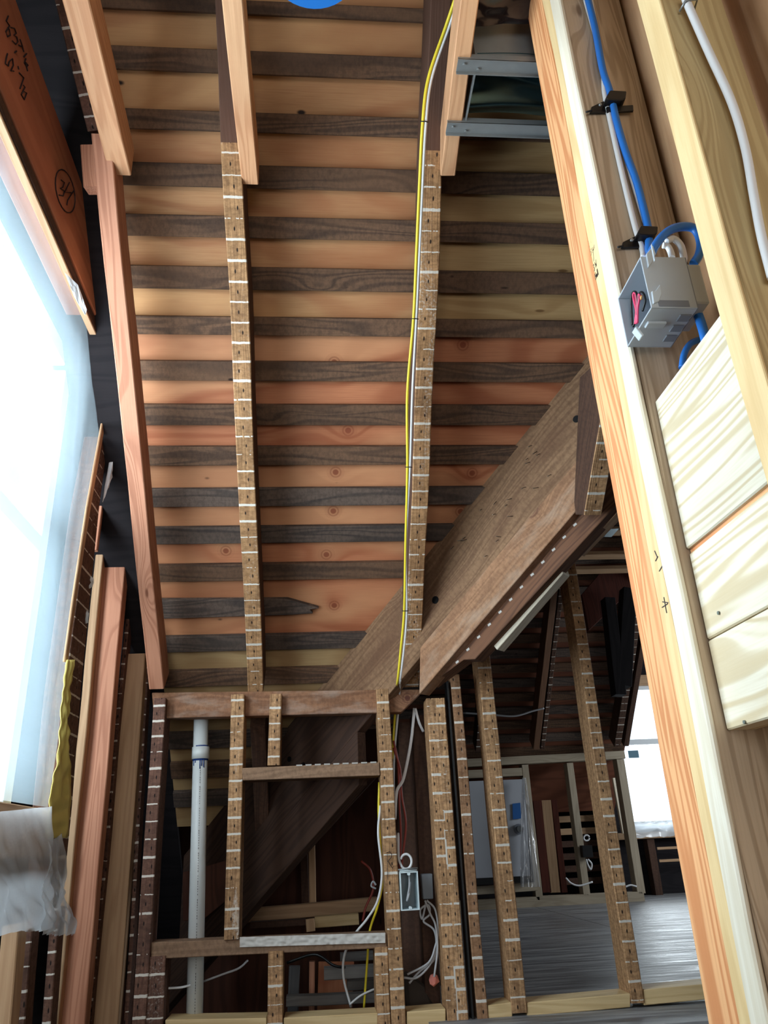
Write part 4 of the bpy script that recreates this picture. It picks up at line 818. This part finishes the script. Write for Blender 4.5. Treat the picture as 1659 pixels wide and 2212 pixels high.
def clip(px0, py0, label):
    G = lambda a, b, y=.870: on((px0 + a, py0 + b), (0, 1, 0), y)
    e = empty('cable_clip', G(0, 0)); tag(e, label, 'cable clip', 'black cable clips on the grey stud')
    prism('clip_base', [G(-42, 23, .872), G(-38, 10, .872), G(0, -8, .872), G(8, 18, .872), G(-2, 22, .872)], NY, .004, M_black, parent=e, bev=.0008)
    prism('clip_head', [G(2, -26, .856), G(38, -24, .856), G(36, -8, .856), G(28, -4, .856), G(-2, -6, .856), G(-8, -8, .856)], NY, .016, M_black, parent=e, bev=.0015)
    prism('clip_foot', [G(-6, 10, .868), G(52, 6, .868), G(53, 19, .868), G(-4, 22, .868)], NY, .004, M_black, parent=e, bev=.0008) if py0 < 400 else None
    tube('clip_pin', [G(-50, 22), G(-38, 19)], .0016, M_black, e, curved=False)
    q = G(-20, 8, .867); tube('clip_nail', [q, q + V3(0, -.003, 0)], .0024, M_galv, e, curved=False)
    return e
clip(1316, 220, 'upper black plastic cable clip, holding the blue cable'); clip(1384, 512, 'lower black plastic cable clip, just above the grey box')

# ================================================================== OVERHEAD: straps, duct, blue rim
def strap(y, label, xa, xb):
    a, b = pz(xa, 1.492), pz(xb, 1.492); Ym = (a.y + b.y) / 2; e = empty('steel_strap', V3(a.x, Ym, 1.492)); tag(e, label, 'strap', 'galvanised steel straps under the ceiling joist')
    prism('strap_web', [V3(a.x, Ym - .014, 1.4935), V3(.62, Ym - .014, 1.4935), V3(.62, Ym + .014, 1.4935), V3(a.x, Ym + .014, 1.4935)], NZm, .0015, M_galv, parent=e, bev=0)
    prism('strap_lip', [V3(a.x, Ym - .014, 1.492), V3(.62, Ym - .014, 1.492), V3(.62, Ym - .014, 1.510), V3(a.x, Ym - .014, 1.510)], NY, .0015, M_galv, parent=e, bev=0)
    prism('strap_lip', [V3(a.x, Ym + .014, 1.486), V3(.62, Ym + .014, 1.486), V3(.62, Ym + .014, 1.495), V3(a.x, Ym + .014, 1.495)], NY, .0015, M_galv, parent=e, bev=0)
    for dx, dy in ((.014, -.004), (.045, .006)): tube('strap_screw', [V3(a.x + dx, Ym + dy, 1.492), V3(a.x + dx, Ym + dy, 1.489)], .0028, M_galv, e, curved=False)
strap(140, 'steel strap nearer the viewer, above the shiny duct panel', (988, 140), (1150, 150)); strap(275, 'steel strap farther from the viewer, below the shiny duct panel', (965, 275), (1180, 285))
def duct(u, v):
    x = .345 + u * .28; y = 1.083 + v * .145; z = 1.535 + .022 * math.exp(-((v - .30 - .5 * u) / .14) ** 2) * (.3 + u) - .016 * math.exp(-((v - .8 + .1 * u) / .12) ** 2) + .006 * math.sin(u * 5)
    return Vector((x, y, z))
e = empty('duct_box', (.345, 1.083, 1.535)); tag(e, 'shiny sheet metal duct bottom between the two steel straps', 'duct')
grid('duct_bottom', duct, 40, 40, M_duct, e); prism('duct_flange', [V3(.340, 1.083, 1.50), V3(.340, 1.228, 1.50), V3(.340, 1.228, 1.60), V3(.340, 1.083, 1.60)], NXm, .003, M_galv, parent=e, bev=0)
prism('duct_side', [V3(.343, 1.085, 1.52), V3(.62, 1.085, 1.52), V3(.62, 1.085, 1.66), V3(.343, 1.085, 1.66)], NY, .002, M_galv, parent=e, bev=0)
o = grid('duct_wrap', lambda u, v: Vector((.33 + u * .33, .93 + v * .12, 1.60 + .05 * u - .03 * v + .012 * mnoise.noise((u * 7, v * 5, 2)))), 24, 16, plain('black film', lin(38, 32, 34), .2, spec=.6)); tag(o, 'crinkled black plastic wrap above the nearer steel strap', 'duct wrap')
o = tube('blue_ceiling_box', [pz((676, -86), 1.42), pz((676, -86), 1.42) + V3(0, 0, .05)], .085, M_bluecap, curved=False, sides=40); tag(o, 'round blue plastic ceiling box, only its rim at the top edge', 'electrical box')
j = board('mounting_bar', pz((500, -60), 1.49) , pz((1010, -60), 1.49), .03, .02, NZm, M_galv, o)
o = grid('duct_wrap', lambda u, v: on((1560 + u * 160, -40 + v * 75), (0, 1, 0), 1.25) + V3(0, .05 * mnoise.noise((u * 6, v * 4, 5)), 0), 16, 10, plain('silver film', lin(90, 88, 86), .2, metal=.6)); tag(o, 'crumpled shiny film in the upper right corner', 'duct wrap')

# ================================================================== FAR ROOM
for k in range(22):
    z0 = .60 + k * .088
    if z0 > 2.45: break
    o = prism('roof_board', [roofpt(.2, z0 + .05, FC), roofpt(.2, z0, FC), roofpt(2.34, z0, FC), roofpt(2.34, z0 + .05, FC)], NR, .018, M_darkg if k % 2 else M_dark, grain=(1, 0, 0), bev=0)
    tag(o, 'dim roof board over the far room, %s up from the knee wall' % ORD[k], 'roof board', 'gapped roof boards over the far room')
def frafter(p, label, wd=.045, mat=M_raft, z1=2.4):
    q = pr(p, FC - .19); z1 = min(z1, q.x + .30); o = board('rafter', roofpt(q.x, .62, FC - .19), roofpt(q.x, z1, FC - .19), wd, .12, NR, mat); tag(o, label, 'rafter', 'rafters over the far room')
M_lathfar = lathwood('far rafter plaster lines', lin(96, 70, 56), lin(66, 48, 40), lath=.06, paint=.1)
frafter((1178, 1450), 'far room rafter left of the tallest stud', mat=wood('far rafter', lin(128, 94, 72), lin(92, 66, 50), ringf=20, gamt=.4)); frafter((1192, 1450), 'ribbed far rafter doubled behind the one left of the tallest stud', .03, M_lathfar)
frafter((1360, 1450), 'ribbed far rafter left of the far window', .05, M_lathfar); frafter((1380, 1450), 'plain far rafter touching the far window', .04)
frafter((1040, 1560), 'far room rafter between the two studs right of the dark gap', .05, M_lathfar)
o = prism('slanting_plank', [pw((1257, 1284), 4.9), pw((1272, 1362), 4.9), pw((1366, 1272), 4.9), pw((1372, 1222), 4.9), pw((1306, 1226), 4.9)], NY, .04, M_rplank); tag(o, 'dark red slanting plank in the far roof, right of the tallest stud', 'plank')
for p0, p1, Y, lb in (((1240, 1195), (1362, 1193), 4.3, 'thin horizontal tie high in the far room, upper of two'), ((1242, 1227), (1366, 1224), 4.5, 'thin horizontal tie high in the far room, lower of two'), ((1240, 1142), (1350, 1141), 4.1, 'horizontal tie beside the perforated steel plate')):
    o = board('ceiling_tie', pw(p0, Y), pw(p1, Y), .025, .09, NY, M_palefir); tag(o, lb, 'joist')
for p0, p1, wd, lb in (((1318, 1290), (1342, 1500), .07, 'dark post under the dark red plank, left'), ((1362, 1270), (1350, 1480), .09, 'dark post under the dark red plank, right')):
    o = board('dark_post', pw(p1, 4.75), pw(p0, 4.75), wd, .09, NY, M_sheath); tag(o, lb, 'post')
e = empty('light_bracket', pz((1306, 1160), 1.55)); tag(e, 'perforated steel mounting plate with a round hoop, high in the far room', 'bracket')
prism('bracket_plate', [pz(p, 1.55) for p in ((1302, 1144), (1337, 1142), (1321, 1160), (1304, 1160))], NZm, .002, plain('bright zinc', lin(196, 214, 218), .4, metal=.2), parent=e, bev=0)
c0 = pz((1290, 1158), 1.55); tube('bracket_hoop', [c0 + V3(.042 * math.cos(a), .042 * math.sin(a), 0) for a in [k * math.pi / 12 for k in range(25)]], .003, M_galv, e, curved=False)
# knee wall frame with the access door
KY = 6.0
def kb(p0, p1, wd, label, cat='stud', name='knee_wall_stud', Y=KY, mat=M_knee):
    o = board(name, pw(p1, Y), pw(p0, Y), wd, .09, NY, mat, wob=0); tag(o, label, cat, 'new framing of the far knee wall' if mat is M_knee else None); return o
s6 = KY / 1661
kb((985, 1649), (1350, 1630), 16 * s6, 'new top plate of the far knee wall', 'plate', 'knee_wall_plate'); kb((990, 1957), (1392, 1937), 19 * s6, 'new bottom plate of the far knee wall', 'plate', 'knee_wall_plate')
kb((1134, 1652), (1166, 1944), 14 * s6, 'new knee wall stud right of the grey access door'); kb((1231, 1648), (1268, 1933), 14 * s6, 'new knee wall stud carrying the dark electrical box'); kb((1340, 1640), (1386, 1930), 17 * s6, 'new knee wall end stud beside the far window')
kb((1000, 1673), (1128, 1667), 16 * s6, 'short new header above the grey access door', 'plate', 'knee_wall_plate'); kb((1015, 1925), (1160, 1915), 15 * s6, 'short new plate below the grey access door', 'plate', 'knee_wall_plate', 5.97)
for a, b, wd, m, lb in (((1172, 1650), (1200, 1928), 20, M_palefir, 'tan stud behind the far knee wall'), ((1152, 1650), (1182, 1928), 18, M_rplank, 'dark red stud left of the tan one behind the knee wall'), ((1190, 1665), (1220, 1928), 12, M_rplank, 'dark red stud right of the tan one behind the knee wall')):
    o = board('stud', pw(b, 6.4), pw(a, 6.4), wd * 6.4 / 1661, .09, NY, m, wob=0); tag(o, lb, 'stud')
for k in range(9):
    y = 1690 + k * 27; o = board('roof_board', pw((1196, y), 6.75), pw((1300, y - 5), 6.75), 12 * 6.75 / 1661, .02, NY, M_palefir if k < 5 else M_post, wob=0)
    tag(o, 'brown sheathing board behind the far knee wall, %s from its top' % ORD[k], 'board', 'sheathing boards behind the far knee wall')
e = empty('access_door', pw((1060, 1915), 5.95)); tag(e, 'grey white access door leaning in the far knee wall, blue tape on it', 'door')
prism('door_slab', [pw((1002, 1688), 5.95), pw((1015, 1912), 5.95), pw((1146, 1905), 5.95), pw((1133, 1683), 5.95)], NY, .04, M_door, parent=e)
prism('tape_patch', [pw((1107, 1736), 5.94), pw((1108, 1770), 5.94), pw((1126, 1768), 5.94), pw((1124, 1734), 5.94)], NY, .003, M_tape, parent=e, bev=0)
q = pw((1121, 1791), 5.93); tube('door_knob', [q + V3(0, -.04, 0), q], .022, M_galv, e, curved=False, sides=16); tube('rose_plate', [q, q + V3(0, .01, 0)], .036, M_boxin, e, curved=False, sides=20)
prism('bottom_sweep', [pw((1012, 1898), 5.93), pw((1013, 1912), 5.93), pw((1146, 1906), 5.93), pw((1146, 1892), 5.93)], NY, .02, M_black, parent=e, bev=0)
def bag(u, v):
    t = 1 - v; cx = 1133 + 8 * t + 10 * t; w_ = 8 + 46 * t * (1 - .25 * t)
    p = (cx + (u - .62) * w_, 1680 + 236 * t); return pw(p, 5.86 + .05 * mnoise.noise((u * 6, v * 3, 4)) + .02 * mnoise.noise((u * 16, v * 5, 8)))
o = grid('plastic_drape', bag, 30, 50, M_polyd); tag(o, 'crinkled clear plastic hanging over the right side of the access door', 'plastic sheet')
o = board('outlet_box', pw((1271, 1852), 5.93), pw((1268, 1826), 5.93), .075, .06, NY, M_black, wob=0); tag(o, 'small dark electrical box on a far knee wall stud', 'electrical box')
cable([pw((1267 + 6 * math.cos(a), 1810 + 6 * math.sin(a)), 5.9) for a in [k * .5 for k in range(13)]], .006, M_whitecable, 'tiny white cable ring above the small dark box')
cable([pw(p, 5.9) for p in ((1266, 1856), (1270, 1868), (1276, 1878), (1278, 1866), (1270, 1856))], .006, M_whitecable, 'white cable loop below the small dark box')
cable([pw(p, 5.9) for p in ((1222, 1896), (1234, 1908), (1252, 1913), (1280, 1905))], .006, M_whitecable, 'white cable drooping low on the far knee wall')
cable([pw(p, 5.85) for p in ((1350, 1916), (1362, 1912), (1375, 1915))], .006, M_whitecable, 'white wire end beside the knee wall end stud')
cable([pw(p, 5.0) for p in ((1000, 1540), (1060, 1544), (1110, 1547), (1150, 1536), (1175, 1530))], .006, M_greycable, 'grey wire sagging across the far roof boards')
o = board('leaning_board', pw((1352, 1800), 6.2), pw((1330, 1680), 6.2), .05, .03, NY, M_white, wob=0); tag(o, 'pale ragged board leaning behind the knee wall end stud', 'board')
# below and around the far window
o = board('window_header', (2.35, 6.56, 1.245), (3.4, 6.56, 1.245), .09, .05, NY, M_palefir, wob=0); tag(o, 'tan header over the far window', 'header')
o = board('rough_sill', (2.35, 6.52, .0), (3.4, 6.52, .0), .05, .06, NY, M_palefir, wob=0); tag(o, 'rough sill below the far window', 'sill')
def ff(u, v): return Vector((2.40 + u * .95, 6.47 + .05 * mnoise.noise((u * 9, v * 3, 1)) - .03 * (1 - v), .10 - .115 * (1 - v) + .012 * mnoise.noise((u * 20, v, 2))))
o = grid('plastic_skirt', ff, 50, 8, M_polyl); tag(o, 'crumpled plastic along the bottom of the far window', 'plastic sheet')
for x, lb in ((2.62, 'old short stud under the far window, left one'), (3.15, 'old short stud under the far window, right one')):
    o = board('stud', (x, 6.5, FZ), (x, 6.5, -.03), .06, .09, NY, M_post, wob=0); tag(o, lb, 'stud')
for z, lb in ((-.10, 'thin lath under the far window sill, upper'), (-.19, 'thin lath under the far window sill, lower')):
    o = board('lath_strip', (2.66, 6.49, z), (3.3, 6.49, z), .02, .01, NY, M_palefir, wob=0); tag(o, lb, 'lath')
